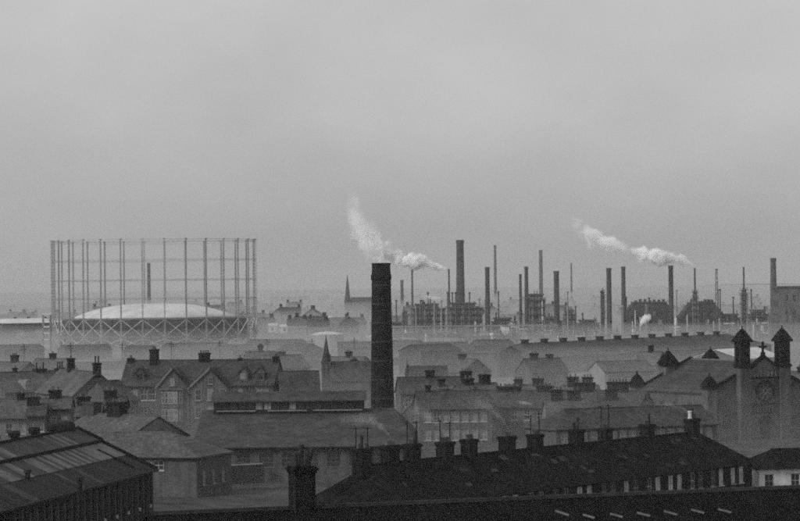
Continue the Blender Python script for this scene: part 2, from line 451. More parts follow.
# local x runs away from the camera along the ridge, local -y is the slope in view
b = MB()
bay = 2.15; nb = int(SL/bay)
ops = []
for i in range(nb): ops.append((i*bay+.55, i*bay+bay-.05, 1.6, 4.5))
b.wall((-SL/2, -SHW/2), 0, SL, 0, SHE, ops, .3)
b.wall((SL/2, -SHW/2), R(90), SHW, 0, SHE); b.wall((SL/2, SHW/2), R(180), SL, 0, SHE); b.wall((-SL/2, SHW/2), R(270), SHW, 0, SHE)
for sx in (-1, 1): b.add([(sx*SL/2,-SHW/2,SHE),(sx*SL/2,SHW/2,SHE),(sx*SL/2,0,SHR)], [(0,1,2) if sx > 0 else (1,0,2)])
obj('wall', b, SOOT, shed)
piersm = MB().box(-.17, .17, -.30, -.003, 0, SHE-.35).mesh('pier', BRICK)
panem = MB().box(-.7, .7, .12, .16, 0, 2.9); 
panem = panem.mesh('pane', GLASS)
glzm = MB()
for q in (-.47, -.0, .47): glzm.box(q-.03, q+.03, .05, .11, 0, 2.9)
for q in (.9, 1.9): glzm.box(-.78, .78, .05, .105, q, q+.05)
glzm = glzm.mesh('window', mat('faded sash paint', .14, .8, 'plain', .3, 3))
for i in range(nb):
    x = -SL/2+i*bay
    if x < -12: continue
    obj('pier', piersm, None, shed, (x+.25, -SHW/2, 0))
    w_ = obj('window', glzm, None, shed, (x+.25+bay/2, -SHW/2, 1.6)); obj('pane', panem, None, w_)
    if i % 2: obj('downpipe_shoe', MB().box(-.1,.1,-.45,-.304,.9,1.2), PALE_METAL, w_, (-.8, 0, -.6))
ss = (SHR-SHE)/(SHW/2)
def sl(x, f, up=0): return (x, -SHW/2*f, SHR - (SHR-SHE)*f + up)        # point on the near slope, f = 0 ridge, 1 eaves
def slab(f0, f1, x0, x1, up, t=.10):
    q = MB(); vs = [sl(x0,f0,up),sl(x1,f0,up),sl(x1,f1,up),sl(x0,f1,up)]; vs += [(a,b_,z-t) for a,b_,z in vs]
    return q.add(vs, [(3,2,1,0),(4,5,6,7),(0,1,5,4),(1,2,6,5),(2,3,7,6),(3,0,4,7)])
rf = obj('roof', MB().add([(-SL/2-.2,0,SHR),(SL/2+.2,0,SHR),(SL/2+.2,SHW/2+.3,SHE-.1),(-SL/2-.2,SHW/2+.3,SHE-.1),(-SL/2-.2,0,SHR-.15),(SL/2+.2,0,SHR-.15),(SL/2+.2,SHW/2+.3,SHE-.25),(-SL/2-.2,SHW/2+.3,SHE-.25)],
         [(0,1,2,3),(7,6,5,4),(0,4,5,1),(1,5,6,2),(2,6,7,3),(3,7,4,0)]), SHEET_DARK, shed)
# the near slope: separate sheets, upper band raised over the lower ones
random.seed(21)
sw = 1.05; ns = int(SL/sw)
def sheet_choice(f):
    r = random.random()
    if f < .3: return SHEET if r < .75 else SHEET_PALE
    if f < .62: return SHEET_PALE if r < .45 else SHEET
    return SHEET_DARK if r < .8 else SHEET
for i in range(ns):
    x0 = -SL/2+i*sw
    if x0 < -14: continue
    x1 = x0+sw-.03
    for f0, f1, up in ((.02,.315,.32),(.30,.66,.16),(.65,1.03,.09)):
        m_ = sheet_choice(f0)
        if f0 > .6 and x0 > SL/2-7: m_ = SHEET_DARK
        if f0 == .30 and x0 > SL/2-9: m_ = SHEET_PALE if random.random() < .75 else SHEET
        o = obj('roof_sheet', slab(f0, f1, x0, x1, up + random.uniform(0,.02), .05), m_, rf)
obj('roof_sheet', slab(.02, 1.03, -SL/2-.2, -14, .1, .05), SHEET, rf)
obj('roof_deck', slab(.02, 1.02, -SL/2-.15, SL/2+.1, .02, .12), SHEET_DARK, rf)
for f, up in ((.325, .30), (.0, .36)):
    q = MB(); q.bar(sl(-14, f, up), sl(SL/2+.1, f, up), .22, .28); obj('roof_beam', q, FELT, rf)
q = MB(); q.bar(sl(SL/2+.12, -.02, .38), sl(SL/2+.12, .33, .38), .3, .3).bar(sl(SL/2+.12, .33, .22), sl(SL/2+.12, 1.04, .2), .3, .3); obj('verge', q, FELT, rf)
q = MB(); q.bar(sl(SL/2-5.4, .45, .2), sl(SL/2-5.4, .93, .2), .24, .2); obj('roof_beam', q, FELT, rf)
obj('gutter', MB().box(-SL/2, SL/2, -SHW/2-.6, -SHW/2-.36, SHE-.22, SHE-.02), IRON, rf)
def ventilator(x):
    t = obj('ventilator', MB().lathe([(.30,0),(.30,.42),(.52,.52),(.60,.85),(.50,1.05),(.22,1.0)], 12), IRON, shed, (x, .25, SHR+.1))
    obj('ventilator_foot', MB().cbox(0,0,-.25,.9,.9,.32), SHEET_PALE, t)
for px, py in ((-3,437),(17,430),(37,427),(55,424)):
    p_ = on_ridge(sA, sB, px, py); ventilator((p_-c).dot(sd_))
p_ = on_ridge(sA, sB, 71, 424)
obj('ridge_tank', MB().lathe([(.9,0),(1.0,.25),(1.0,.85),(.8,1.1),(.3,1.25)], 18), IRON, shed, ((p_-c).dot(sd_), .6, SHR))
for px, py in ((28, 478), (80, 486)):
    p_ = at_height(px, py+8, SHR-(SHR-SHE)*.8)
    v_ = Vector(p_[:2])-c
    obj('flue', MB().lathe([(.22,-.4),(.22,1.1),(.36,1.12),(.3,1.4)], 10), IRON, shed, (v_.dot(sd_), v_.dot(Vector((-sd_.y, sd_.x))), p_.z))

# ================================================================== BLACK TERRACE
TR, TE, TW = 7.6, 4.7, 8.0
tA, tB = at_height(371, 466, TR), at_height(697, 433, TR)
dT = (Vector(tB[:2])-Vector(tA[:2])).normalized()
TL = (Vector(tB[:2])-Vector(tA[:2])).length + 8
fr = []
random.seed(5)
x = -TL/2+1.5
while x < TL/2-1:
    nb_ = win_row(1, x, x, 2.7, 1.05, 1.6, STEEL if random.random() < .6 else WOOD_WHITE, .5); fr += [f[:4]+(NET_BRIGHT if f[4] is NET else GLASS,)+f[5:] for f in nb_]; 
    fr += win_row(1, x, x, .6, 1.0, 1.5, STEEL, .3); x += 1.75 if len(fr) % 4 else 2.6
stk = []
for px, py, wpx, n, kinds, ae, hh in ((362,458,20,3,('short','tall','short'),2,1.55),(390,450,18,3,('short',),0,1.6),(412,448,16,3,('short','short','tall'),2,1.55),
        (445,445,17,4,('short',),2,1.45),(469,442,15,3,('short',),0,1.5),(507,437,16,3,('short',),0,1.45),(535,435,15,3,('short',),2,1.4),
        (576,433,15,2,('mid','tall'),0,1.5),(605,431,14,3,('short',),2,1.35),(647,427,14,3,('short','short','tall'),0,1.35),(692,424,15,3,('white','tall','short'),0,1.5)):
    dd = depth_for(px, py+10, TR)
    stk.append(dict(px=px, py=py, wx=wpx*dd/F*.98, wy=.95, h=hh, pots=n, kinds=kinds, aerial=ae))
terr = building('terrace', 'long black-slated terrace with hipped ends and eleven chimney stacks', 'terrace',
                tA, tB, TR, TE, TW, hip=(4.0, 4.0), wmat=SOOT, rmat=SLATE_BLACK, front=fr, stacks=stk, ext=(4, 4))
random.seed(50)
for i in range(26):                      # patched and slipped slates
    x0 = random.uniform(-TL/2+5, TL/2-6); w1 = random.uniform(.3, 1.3); f0 = random.uniform(.08, .85); f1 = f0+random.uniform(.06, .14)
    up = TR+.14+.03; k_ = TR-TE
    vs = [(x0,-TW/2*f0,up-k_*f0),(x0+w1,-TW/2*f0,up-k_*f0),(x0+w1,-TW/2*f1,up-k_*f1),(x0,-TW/2*f1,up-k_*f1)]
    vs += [(a,b_,z-.05) for a,b_,z in vs]
    obj('slate_patch', MB().add(vs, [(3,2,1,0),(4,5,6,7),(0,1,5,4),(1,2,6,5),(2,3,7,6),(3,0,4,7)]), random.choice([BRICK, SLATE, SOOT, IRON]), terr)
# ================================================================== WHITE COTTAGE
CR, CE = 5.5, 4.0
cA, cB = at_height(748, 451, CR), at_height(812, 449.5, CR)
def cw_x(px): return (on_ridge(cA, cB, px, 470)-Vector(cA[:2])).length
cl = (Vector(cB[:2])-Vector(cA[:2])).length
cf = [(cw_x(758)-cl/2-1.5, 1.95, .95, 1.4, GLASS, WOOD_WHITE, (1,1)), (cw_x(784)-cl/2-1.5, 1.95, .95, 1.4, GLASS, WOOD_WHITE, (1,1))]
cot = building('cottage', 'small whitewashed cottage with two sash windows and a dark low roof', 'cottage', cA, cB, CR, CE, 6.5, hip=(2.5, 0), wmat=HARL, rmat=SLATE_BLACK, front=cf, ext=(0, 3))
# (the front openings are measured from the middle of the unextended front)
v_ = obj('wall_vent', MB().lathe([(.42,0),(.42,.1),(.3,.16),(.3,.05)], 20), IRON, cot, (cw_x(771.5)-cl/2-1.5, -3.25, 1.75)); v_.rotation_euler = (R(90), 0, 0)

# ================================================================== TWIN-TURRETED CHURCH
def church():
    D0 = 430.0
    apF = P(761, 362, D0); apR = P(690, 360.5, 448)
    ax = (Vector(apR[:2])-Vector(apF[:2])); LN = ax.length; ax.normalize()
    # local y = from the front to the rear, local x = along the front, to the right
    rz = math.atan2(ax.y, ax.x) - R(90)
    ch = thing('church', 'sooty stone church with twin belfry turrets, rose window and cross', 'church', (apF.x, apF.y, 0), rz)
    HA, HE, HW = 10.9, 6.7, 9.0
    # body: broad gable, front wall in local -y
    b = MB()
    doors = [(HW-6.6, HW-5.0, 1.5, 5.0), (HW+5.0, HW+6.6, 1.5, 5.0)]
    b.wall((-HW, 0), 0, 2*HW, 0, HE, doors, .35); b.wall((HW, 0), R(90), LN, 0, HE); b.wall((HW, LN), R(180), 2*HW, 0, HE); b.wall((-HW, LN), R(270), LN, 0, HE,
          [(i*4.2+1.8, i*4.2+3.0, 2.0, 5.4) for i in range(int(LN/4.2))], .3)
    for yy, s in ((0, 1), (LN, -1)):
        b.add([(-HW,yy,HE),(HW,yy,HE),(0,yy,HA)], [(0,1,2) if s > 0 else (1,0,2)])
    CST = mat('blackened church stone', .075, .95, 'brick', .4)
    obj('wall', b, CST, ch)
    # roof
    sec = [(-HW-.3, HE-.1), (0, HA+.05), (HW+.3, HE-.1), (HW+.3, HE+.12), (0, HA+.28), (-HW-.3, HE+.12)]
    rf = obj('roof', MB().extrude_y(sec, .35, LN-.35), SLATE, ch)
    obj('ridge_tiles', MB().extrude_y([(-.15,HA+.2),(.15,HA+.2),(.08,HA+.38),(-.08,HA+.38)], .4, LN-.4), LEAD, rf)
    # raking parapets front and rear
    for yy in (-.12, LN-.35):
        for s in (-1, 1):
            q = MB(); vs = []
            for y2 in (yy, yy+.5):
                vs += [(s*HW*1.02, y2, HE+.0), (0, y2, HA+.2), (0, y2, HA+.62), (s*HW*1.02, y2, HE+.42)]
            fs = [(0,1,2,3),(7,6,5,4),(0,4,5,1),(1,5,6,2),(2,6,7,3),(3,7,4,0)]
            q.add(vs, fs); obj('parapet', q, SOOT, ch)
    # centre bay stands forward with a steep gable
    cbw = 2.35
    q = MB(); q.wall((-cbw, -.9), 0, 2*cbw, 0, 10.0, [(cbw-.9, cbw+.9, 0, 3.2)], .5); q.wall((cbw,-.9), R(90), .88, 0, 10.0); q.wall((-cbw,-.02), R(270), .88, 0, 10.0)
    q.add([(-cbw,-.9,10.0),(cbw,-.9,10.0),(0,-.9,11.7)], [(0,1,2)])
    bayo = obj('gable_bay', q, CST, ch)
    for s in (-1, 1):
        vs = []
        for y2 in (-1.05, -.03): vs += [(s*(cbw+.05), y2, 9.95), (0, y2, 11.72), (0, y2, 12.1), (s*(cbw+.05), y2, 10.35)]
        obj('coping', MB().add(vs, [(0,1,2,3),(7,6,5,4),(0,4,5,1),(1,5,6,2),(2,6,7,3),(3,7,4,0)]), SOOT, bayo)
    cx = MB().cbox(0, -.5, 12.05, .5, .5, .45).cbox(0, -.5, 12.5, .26, .26, 1.5)
    cx.cbox(-.36, -.5, 13.1, .46, .24, .28).cbox(.36, -.5, 13.1, .46, .24, .28)
    obj('cross', cx, SOOT, bayo)
    # rose window: ring, spokes, hub, panes
    rc = (0, -.9, 6.9); RR = 1.45
    def rot_ring(r0, r1, y0, y1, n=28):
        q = MB(); vs = []; fs = []
        for k in range(n):
            a = 2*math.pi*k/n; ca, sa = math.cos(a), math.sin(a)
            vs += [(r0*ca, y0, r0*sa), (r1*ca, y0, r1*sa), (r1*ca, y1, r1*sa), (r0*ca, y1, r0*sa)]
        for k in range(n):
            i, j = 4*k, 4*((k+1) % n)
            fs += [(i,i+1,j+1,j)[::-1], (i+1,i+2,j+2,j+1)[::-1], (i+3,i,j,j+3)[::-1], (i+2,i+3,j+3,j+2)[::-1]]
        return q.add(vs, fs)
    rw = obj('rose_window', rot_ring(RR-.22, RR+.12, -.22, -.003), SOOT, ch, rc)
    obj('pane', MB().add([(RR*.9*math.cos(2*math.pi*k/28), -.02, RR*.9*math.sin(2*math.pi*k/28)) for k in range(28)], [tuple(range(28))]), GLASS, rw)
    tr = rot_ring(.28, .42, -.14, -.03, 16)
    for k in range(8):
        a = 2*math.pi*(k+.5)/8; tr.bar((.4*math.cos(a), -.08, .4*math.sin(a)), (1.28*math.cos(a), -.08, 1.28*math.sin(a)), .1, .1)
    obj('tracery', tr, STONE_PALE, rw)
    for k in range(8):
        a = 2*math.pi*k/8; o = obj('foil', rot_ring(.22, .32, -.13, -.03, 12), STONE, rw, (.92*math.cos(a), 0, .92*math.sin(a)))
    # string courses, blind arcade, door arch
    for z, hgt in ((8.75,.2),(5.0,.22),(3.75,.2)): obj('string_course', MB().box(-cbw, cbw, -1.03, -.903, z, z+hgt), SOOT, bayo)
    for i in range(7):
        xx = -1.8+i*.6
        q = MB().box(xx-.09, xx+.09, -1.0, -.903, 9.0, 9.75); obj('arcade_pilaster', q, STONE_PALE, bayo)
    for i in range(9):
        xx = -2.0+i*.5
        obj('arcade_pilaster', MB().box(xx-.08, xx+.08, -1.0, -.903, 4.0, 4.95), SOOT, bayo)
    arch = MB()
    for k in range(11):
        a0, a1 = math.pi*k/11, math.pi*(k+1)/11
        arch.add([(1.0*math.cos(a0),-1.1,2.2+1.0*math.sin(a0)),(1.3*math.cos(a0),-1.1,2.2+1.3*math.sin(a0)),(1.3*math.cos(a1),-1.1,2.2+1.3*math.sin(a1)),(1.0*math.cos(a1),-1.1,2.2+1.0*math.sin(a1)),
                  (1.0*math.cos(a0),-.903,2.2+1.0*math.sin(a0)),(1.3*math.cos(a0),-.903,2.2+1.3*math.sin(a0)),(1.3*math.cos(a1),-.903,2.2+1.3*math.sin(a1)),(1.0*math.cos(a1),-.903,2.2+1.0*math.sin(a1))],
                 [(0,1,2,3)[::-1],(4,5,6,7),(0,4,5,1),(1,5,6,2),(2,6,7,3),(3,7,4,0)])
    obj('door_arch', arch, SOOT, bayo)
    obj('door', MB().box(-.88, .88, -.5, -.42, 0, 3.15), WOOD_DARK, bayo)
    # side-wall and flank windows
    for i in range(int(LN/4.2)):
        window(ch, -HW, LN-(i*4.2+2.4), 2.0, 1.2, 3.4, R(-90), STONE_PALE, GLASS, bars=(1,2))
    for s in (-1, 1): window(ch, s*5.8, 0, 1.5, 1.6, 3.5, 0, STONE_PALE, GLASS, bars=(2,2))
    # turrets
    def turret(x, y, w_, shaft_top, bel_top, tip, louvre=True, n=8):
        t = obj('turret', MB().cbox(0,0,0,w_,w_,shaft_top), CST, ch, (x, y, 0))
        r = w_/2
        obj('cornice', MB().cbox(0,0,shaft_top-.25,w_+.3,w_+.3,.2).cbox(0,0,shaft_top-.05,w_+.16,w_+.16,.2), SOOT, t)
        if bel_top > shaft_top+.5:
            z0, z1 = shaft_top+.15, bel_top
            q = MB(); pw = w_*.27
            for sx in (-1,1):
                for sy in (-1,1): q.cbox(sx*(r-pw/2-.06), sy*(r-pw/2-.06), z0, pw, pw, z1-z0)
            q.cbox(0,0,z0,w_*.5,w_*.5,.5)
            q.cbox(0,0,z1-.5,w_-.14,w_-.14,.5)
            obj('belfry', q, SOOT, t)
            lo = MB(); lv = z0+.6
            while lv < z1-.6:
                lo.cbox(0,0,lv,w_*.6,w_*.6,.06); lv += .35
            obj('louvres', lo, WOOD_DARK, t)
        rr = r*1.42
        obj('turret_roof', MB().lathe([(rr*1.28,bel_top-.02),(rr*1.30,bel_top+.16),(rr*.62,bel_top+.16+(tip-bel_top)*.48),(.09,tip-.35),(.09,tip-.2),(.16,tip-.12),(.05,tip)], 4, rot=R(45)), SLATE_BLACK, t)
        return t
    k = .52
    turret(-2.35-1.0, -.35, 1.75, 10.6, 14.0, 16.3); turret(2.35+1.0, -.35, 1.75, 10.6, 14.0, 16.3)
    turret(-HW+.3, -.1, 1.5, 7.6, 7.7, 9.7); turret(HW+.1, 0, 1.5, 7.4, 7.5, 9.6)
    turret(-3.9, LN-.2, 1.9, 10.4, 10.5, 12.9); turret(3.4, LN-.2, 1.9, 10.5, 10.6, 13.0)
    turret(-HW-.1, LN, 1.5, 7.4, 7.5, 9.6)
church()

# ================================================================== CHIMNEY WORKS
WR, WE = 7.5, 4.0
wA, wB = at_height(204, 411, WR), at_height(394, 409, WR)
wl = (Vector(wB[:2])-Vector(wA[:2])).length
random.seed(11)
wf = [(-wl/2+2+i*2.6, 1.7, 1.6, 1.6, GLASS, mat('grimy sash paint', .09, .8, 'plain', .3, 3), (2,2)) for i in range(int(wl/2.6))]
works = building('works_shed', 'broad works shed with a glazed roof lantern beside the great brick chimney', 'factory', wA, wB, WR, WE, 38, hip=(0, 2.4), wmat=STONE, rmat=SHEET,
                 front=wf, ridge=False, oh=.5, ext=(0, 2.4))
lx0 = (on_ridge(wA, wB, 215, 405)-Vector(wA[:2])).length-(wl+2.4)/2; lx1 = (on_ridge(wA, wB, 364, 400)-Vector(wA[:2])).length-(wl+2.4)/2
lan = obj('roof_lantern', MB().box(lx0, lx1, -2.6, 2.6, WR-1.0, WR+1.25), SHEET_DARK, works)
obj('lantern_roof', MB().extrude_x([(-3.1,WR+1.15),(3.1,WR+1.15),(3.1,WR+1.3),(0,WR+2.3),(-3.1,WR+1.3)], lx0-.3, lx1+.3), SHEET, lan)
n = 18
for i in range(n):
    x0 = lx0+(lx1-lx0)*i/n; x1 = x0+(lx1-lx0)/n-.12
    obj('pane', MB().box(x0+.06, x1, -2.66, -2.604, WR+.2, WR+1.1), NET if i in (5,6,9) else GLASS, lan)
for i, (f0, f1) in enumerate(((.02,.28),(.36,.62),(.66,.99))):
    obj('lantern_sill', MB().box(lx0+(lx1-lx0)*f0, lx0+(lx1-lx0)*f1, -2.85, -2.604, WR+.0, WR+.13), STEEL, lan)

def chimney(name, label, px_top, y_top, px_base, d, w_top, w_base, cap=1, m=None, square=False, group=None, z_base=0, n=20, bands=0, ladder=False, lean=True):
    pt = P(px_top, y_top, d); pb = P(px_base, 400 if d < 600 else 340, d)
    th = thing(name, label, 'chimney', (pb.x, d, z_base), 0, group); h = pt.z-z_base
    rt, rb = w_top/2, w_base/2; m = m or SOOT
    prof = [(rb*1.15,0),(rb*1.15,1.2),(rb,1.3)]
    for i in range(1, 9):
        t = i/8; prof.append((rb+(rt-rb)*t, 1.3+(h*(1-.035)-1.3)*t))
    rot = R(45) if square else 0; nn = 4 if square else n
    if square: prof = [(r*1.3, z) for r, z in prof]
    obj('shaft', MB().lathe(prof, nn, rot=rot), m, th, smooth=False)
    q = 1.3 if square else 1
    if cap == 1:
        z = h*.965
        obj('cap', MB().lathe([(rt*q,z-.1),(rt*1.13*q,z+.1),(rt*1.13*q,h-.25),(rt*1.04*q,h-.2),(rt*1.0*q,h),(rt*.7*q,h),(rt*.7*q,h-1)], nn, rot=rot), m, th)
    elif cap == 2:                      # corbelled head with a neck, as on the great chimney
        k = h*.075
        obj('cap', MB().lathe([(rt*.99,h*.955-.1),(rt*.99,h-.15),(rt*1.04,h-.1),(rt*1.04,h),(rt*.74,h),(rt*.74,h-1.2)], nn), m, th)
        obj('corbel_band', MB().lathe([(rt*1.0,h-k-.55),(rt*1.10,h-k-.25),(rt*1.10,h-k+.25),(rt*1.02,h-k+.5)], nn), m, th)
    else:
        obj('cap', MB().lathe([(rt*1.12*q,h*.96),(rt*1.12*q,h),(rt*.8*q,h),(rt*.8*q,h-.8)], nn, rot=rot), m, th)
    for i in range(bands):
        z = h*(.28+.6*i/max(1,bands-1)) if bands > 1 else h*.6; r = rb+(rt-rb)*z/h
        obj('iron_band', MB().lathe([(r*1.01*q,z),(r*1.05*q,z),(r*1.05*q,z+.14),(r*1.01*q,z+.14)], nn, rot=rot), BRICK, th)
    if ladder:
        l = MB(); l.bar((-.2,-rb-.2,1.5),(-.2,-rt-.2,h*.95),.06).bar((.2,-rb-.2,1.5),(.2,-rt-.2,h*.95),.06)
        obj('ladder', l, STEEL_DARK, th)
    return th
chimney('brick_chimney', 'great round dark brick factory chimney rising beside the works shed', 380, 263, 382.5, 408, 2.55, 3.35, 2, SOOT, n=28, bands=7)

# ================================================================== MIDDLE GROUND, LEFT
random.seed(31)
# low slated building before the works, with white sashes under its eaves
a1, a2 = at_height(96, 433, 6.6), at_height(214, 433.5, 6.6)
l_ = (Vector(a2[:2])-Vector(a1[:2])).length
lw = [(-l_/2+1.4+i*1.35, 2.9, 1.2, 1.05, NET if i in (0,1,3,5) else GLASS, WOOD_WHITE, (1,1)) for i in range(7)]
building('workshop', 'low slated workshop with white sashes under its eaves by the yard wall', 'workshop', a1, a2, 6.6, 4.3, 11, wmat=STONE, rmat=SLATE_PALE, front=lw, hip=(0, 5), right=win_row(3, -3, 3, 1.2, 1.1, 1.6, STEEL, .4))
# small outhouses with pale roofs
a1, a2 = at_height(88, 412, 7.2), at_height(158, 419, 6.7)
building('outhouse', 'slated outhouse with a lean chimney behind the low workshop', 'outhouse', a1, a2, 6.9, 4.6, 9, wmat=STONE_PALE, rmat=SLATE_PALE,
         front=win_row(5, .5, 5.5, 2.8, .8, 1.2, None, .7), stacks=[dict(px=92, py=410, wx=2.4, wy=1.2, h=1.6, pots=0, m=BRICK), dict(px=117, py=410, wx=2.6, wy=1.2, h=1.7, pots=2)])
# tenement with bay windows and a crow of chimneys
RV = 10.8
a1, a2 = at_height(128, 361, RV), at_height(279, 360, RV)
d_v = depth_for(200, 361, RV)
tl = (Vector(a2[:2])-Vector(a1[:2])).length
def tx(px, py=390): return (on_ridge(a1, a2, px, py)-Vector(a1[:2])).length - tl/2
fw = []
for px, z in ((133, 4.6), (141, 4.6), (151, 4.6), (159, 4.6), (133, 1.6), (151, 1.6), (240, 4.9), (246, 4.9), (252, 4.9), (258, 4.9), (264, 4.9), (271, 4.9)):
    fw.append((tx(px), z, 1.1, 1.9, NET if random.random() < .4 else GLASS, WOOD_WHITE, (1,1)))
villa = building('tenement', 'stone tenement with a two-storey bay window and steep front gables', 'tenement', a1, a2, RV, 7.0, 9.5, wmat=STONE, rmat=SLATE, front=fw,
                 stacks=[dict(px=154.5, py=360, wx=1.0, wy=2.4, h=1.9, pots=3), dict(px=204.5, py=360, wx=1.7, wy=1.1, h=1.25, pots=4), dict(px=131, py=360, wx=.8, wy=1.4, h=.5, pots=2), dict(px=276, py=360, wx=.7, wy=1.6, h=.6, pots=2), dict(px=240, py=360, wx=.6, wy=.6, h=.35, pots=1)])
for gx0, gx1, apx in ((166, 198, 181.5), (199, 236, 219)):
    x0, x1, xa = tx(gx0), tx(gx1), tx(apx)
    g_ = MB(); y0, y1 = -6.2, -4.76
    g_.add([(x0,y0,0),(x1,y0,0),(x1,y0,6.6),(xa,y0,9.6),(x0,y0,6.6),(x0,y1,0),(x1,y1,0),(x1,y1,6.6),(xa,y1,9.6),(x0,y1,6.6)],
           [(0,1,2,3,4),(0,5,6,1)[::-1],(1,6,7,2),(2,7,8,3),(3,8,9,4),(4,9,5,0)])
    gg = obj('gable_wing', g_, STONE, villa)
    for s, xe in ((-1, x0), (1, x1)):
        q = MB(); ex = xe+s*.25
        vs = []
        for y2 in (y0-.2, -.6): vs += [(ex,y2,6.42),(xa,y2,9.62),(xa,y2,9.8),(ex,y2,6.6)]
        q.add(vs, [(0,1,2,3),(7,6,5,4),(0,4,5,1),(1,5,6,2),(2,6,7,3),(3,7,4,0)]); obj('wing_roof', q, SLATE, gg)
        q = MB(); q.bar((ex, y0-.24, 6.55), (xa, y0-.24, 9.75), .12, .3); obj('skew', q, STONE_PALE if s < 0 else SOOT, gg)
for px_ in (207, 219, 231):
    for z_ in (1.8, 4.6): window(villa, tx(px_), -6.36, z_, 1.0, 1.8, 0, STEEL, NET if px_ == 219 else GLASS)
window(villa, tx(219), -6.36, 7.2, .7, 1.1, 0, STEEL, GLASS); window(villa, tx(181.5), -6.36, 7.0, .8, 1.2, 0, STEEL, NET)
for px_ in (146, 249, 265):               # roof dormers
    xd = tx(px_)
    dm_ = obj('dormer', MB().extrude_y([(xd-.75,7.6),(xd+.75,7.6),(xd+.75,8.9),(xd,9.7),(xd-.75,8.9)], -4.3, -1.2), STONE, villa)
    for s_ in (-1, 1):
        vs = []
        for y2 in (-4.5, -1.0): vs += [(xd+s_*.95,y2,8.72),(xd,y2,9.74),(xd,y2,9.86),(xd+s_*.95,y2,8.84)]
        obj('dormer_roof', MB().add(vs, [(0,1,2,3),(7,6,5,4),(0,4,5,1),(1,5,6,2),(2,6,7,3),(3,7,4,0)]), SLATE, dm_)
    obj('pane', MB().box(xd-.5, xd+.5, -4.36, -4.304, 7.9, 8.8), NET if px_ == 249 else GLASS, dm_)
# bay window
bx = tx(181.5)
by = MB(); by.add([(bx-1.7,-6.21,0),(bx-1.1,-7.1,0),(bx+1.1,-7.1,0),(bx+1.7,-6.21,0),(bx-1.7,-6.21,6.3),(bx-1.1,-7.1,6.3),(bx+1.1,-7.1,6.3),(bx+1.7,-6.21,6.3)],
          [(0,1,5,4),(1,2,6,5),(2,3,7,6),(4,5,6,7)])
bay_ = obj('bay', by, STONE, villa)
for z in (1.3, 4.1):
    for k, (xx, yy, rr, ww) in enumerate(((bx,-7.24,0,.9),(bx-.78,-7.24,0,.5),(bx+.78,-7.24,0,.5),(bx-1.53,-6.72,R(-56),.7),(bx+1.53,-6.72,R(56),.7))):
        o = obj('window', shared(('bw', ww), lambda: MB().box(-ww/2,-ww/2+.07,.03,.12,0,1.9).box(ww/2-.07,ww/2,.03,.12,0,1.9).box(-ww/2+.07,ww/2-.07,.03,.12,0,.08).box(-ww/2+.07,ww/2-.07,.03,.12,1.82,1.9).box(-ww/2+.07,ww/2-.07,.04,.12,.9,.96).mesh('window', WOOD_WHITE)), None, bay_, (xx, yy, z), rr)
        obj('pane', shared(('bp', ww, k % 2), lambda: MB().box(-ww/2+.04, ww/2-.04, .07, .10, .04, 1.86).mesh('pane', NET if k % 2 == 0 else GLASS)), None, o)
obj('bay_roof', MB().box(bx-1.9, bx+1.9, -7.35, -6.22, 6.304, 6.55), LEAD, bay_)
# gabled house seen end on with its tall twin chimney
g1, g2 = at_height(56, 371, 9.6), at_height(98, 372.5, 9.6)
gd = depth_for(98, 372, 9.6)
building('gabled_house', 'tall gabled house with a twin-flued end chimney', 'house', (g1.x, g1.y+6), (g2.x, g2.y), 9.6, 6.2, 8, wmat=STONE, rmat=SLATE_PALE,
         front=win_row(3, -3, 3, 3.8, 1, 1.6, None, .5), right=win_row(1, 0, 0, 3.5, 1, 1.5, None, 1),
         stacks=[dict(px=97, py=366, wx=.9, wy=1.1, h=1.5, pots=2, kinds=('tall',)), dict(px=71, py=366, wx=.9, wy=1.0, h=2.0, pots=1)])
q1, q2 = at_height(98, 378, 8.6), at_height(123, 391, 7.2)
building('cross_wing_house', 'small house with its gable turned to the yard beside the gabled house', 'house', at_height(97, 382, 8.4), at_height(119, 381, 8.4), 8.4, 5.6, 8, wmat=STONE, rmat=SLATE,
         front=win_row(2, -1.4, 1.4, 3.2, .9, 1.4, None, .5))
# row behind the shed ventilators with a big arched dormer
r1, r2 = at_height(-12, 373.5, 8.8), at_height(58, 371, 8.8)
row_ = building('slated_row', 'slated row with an arched dormer and many thin chimney pots', 'house row', r1, r2, 8.8, 5.8, 9, wmat=STONE, rmat=SLATE_PALE,
         front=win_row(4, -4, 4, 3.2, 1, 1.6, None, .4),
         stacks=[dict(px=15, py=372, wx=.5, wy=.6, h=.8, pots=1), dict(px=40, py=370, wx=2.2, wy=.8, h=.5, pots=3, kinds=('tall','short')), dict(px=60, py=370, wx=1.6, wy=.8, h=.5, pots=3, kinds=('tall',))])
rl_ = (Vector(r2[:2])-Vector(r1[:2])).length
dxm = (on_ridge(r1, r2, 13, 388)-Vector(r1[:2])).length - rl_/2
dm = MB()
sec = [(dxm-.9, 6.0), (dxm+.9, 6.0)] + [(dxm+.9*math.cos(a), 7.0+.7*math.sin(a)) for a in [math.pi*k/10 for k in range(11)]]
dm.extrude_y(sec, -4.4, -.8); do = obj('dormer', dm, STONE_PALE, row_)
window(row_, dxm, -4.48, 6.1, 1.0, 1.1, 0, WOOD_WHITE, NET, sill=False)
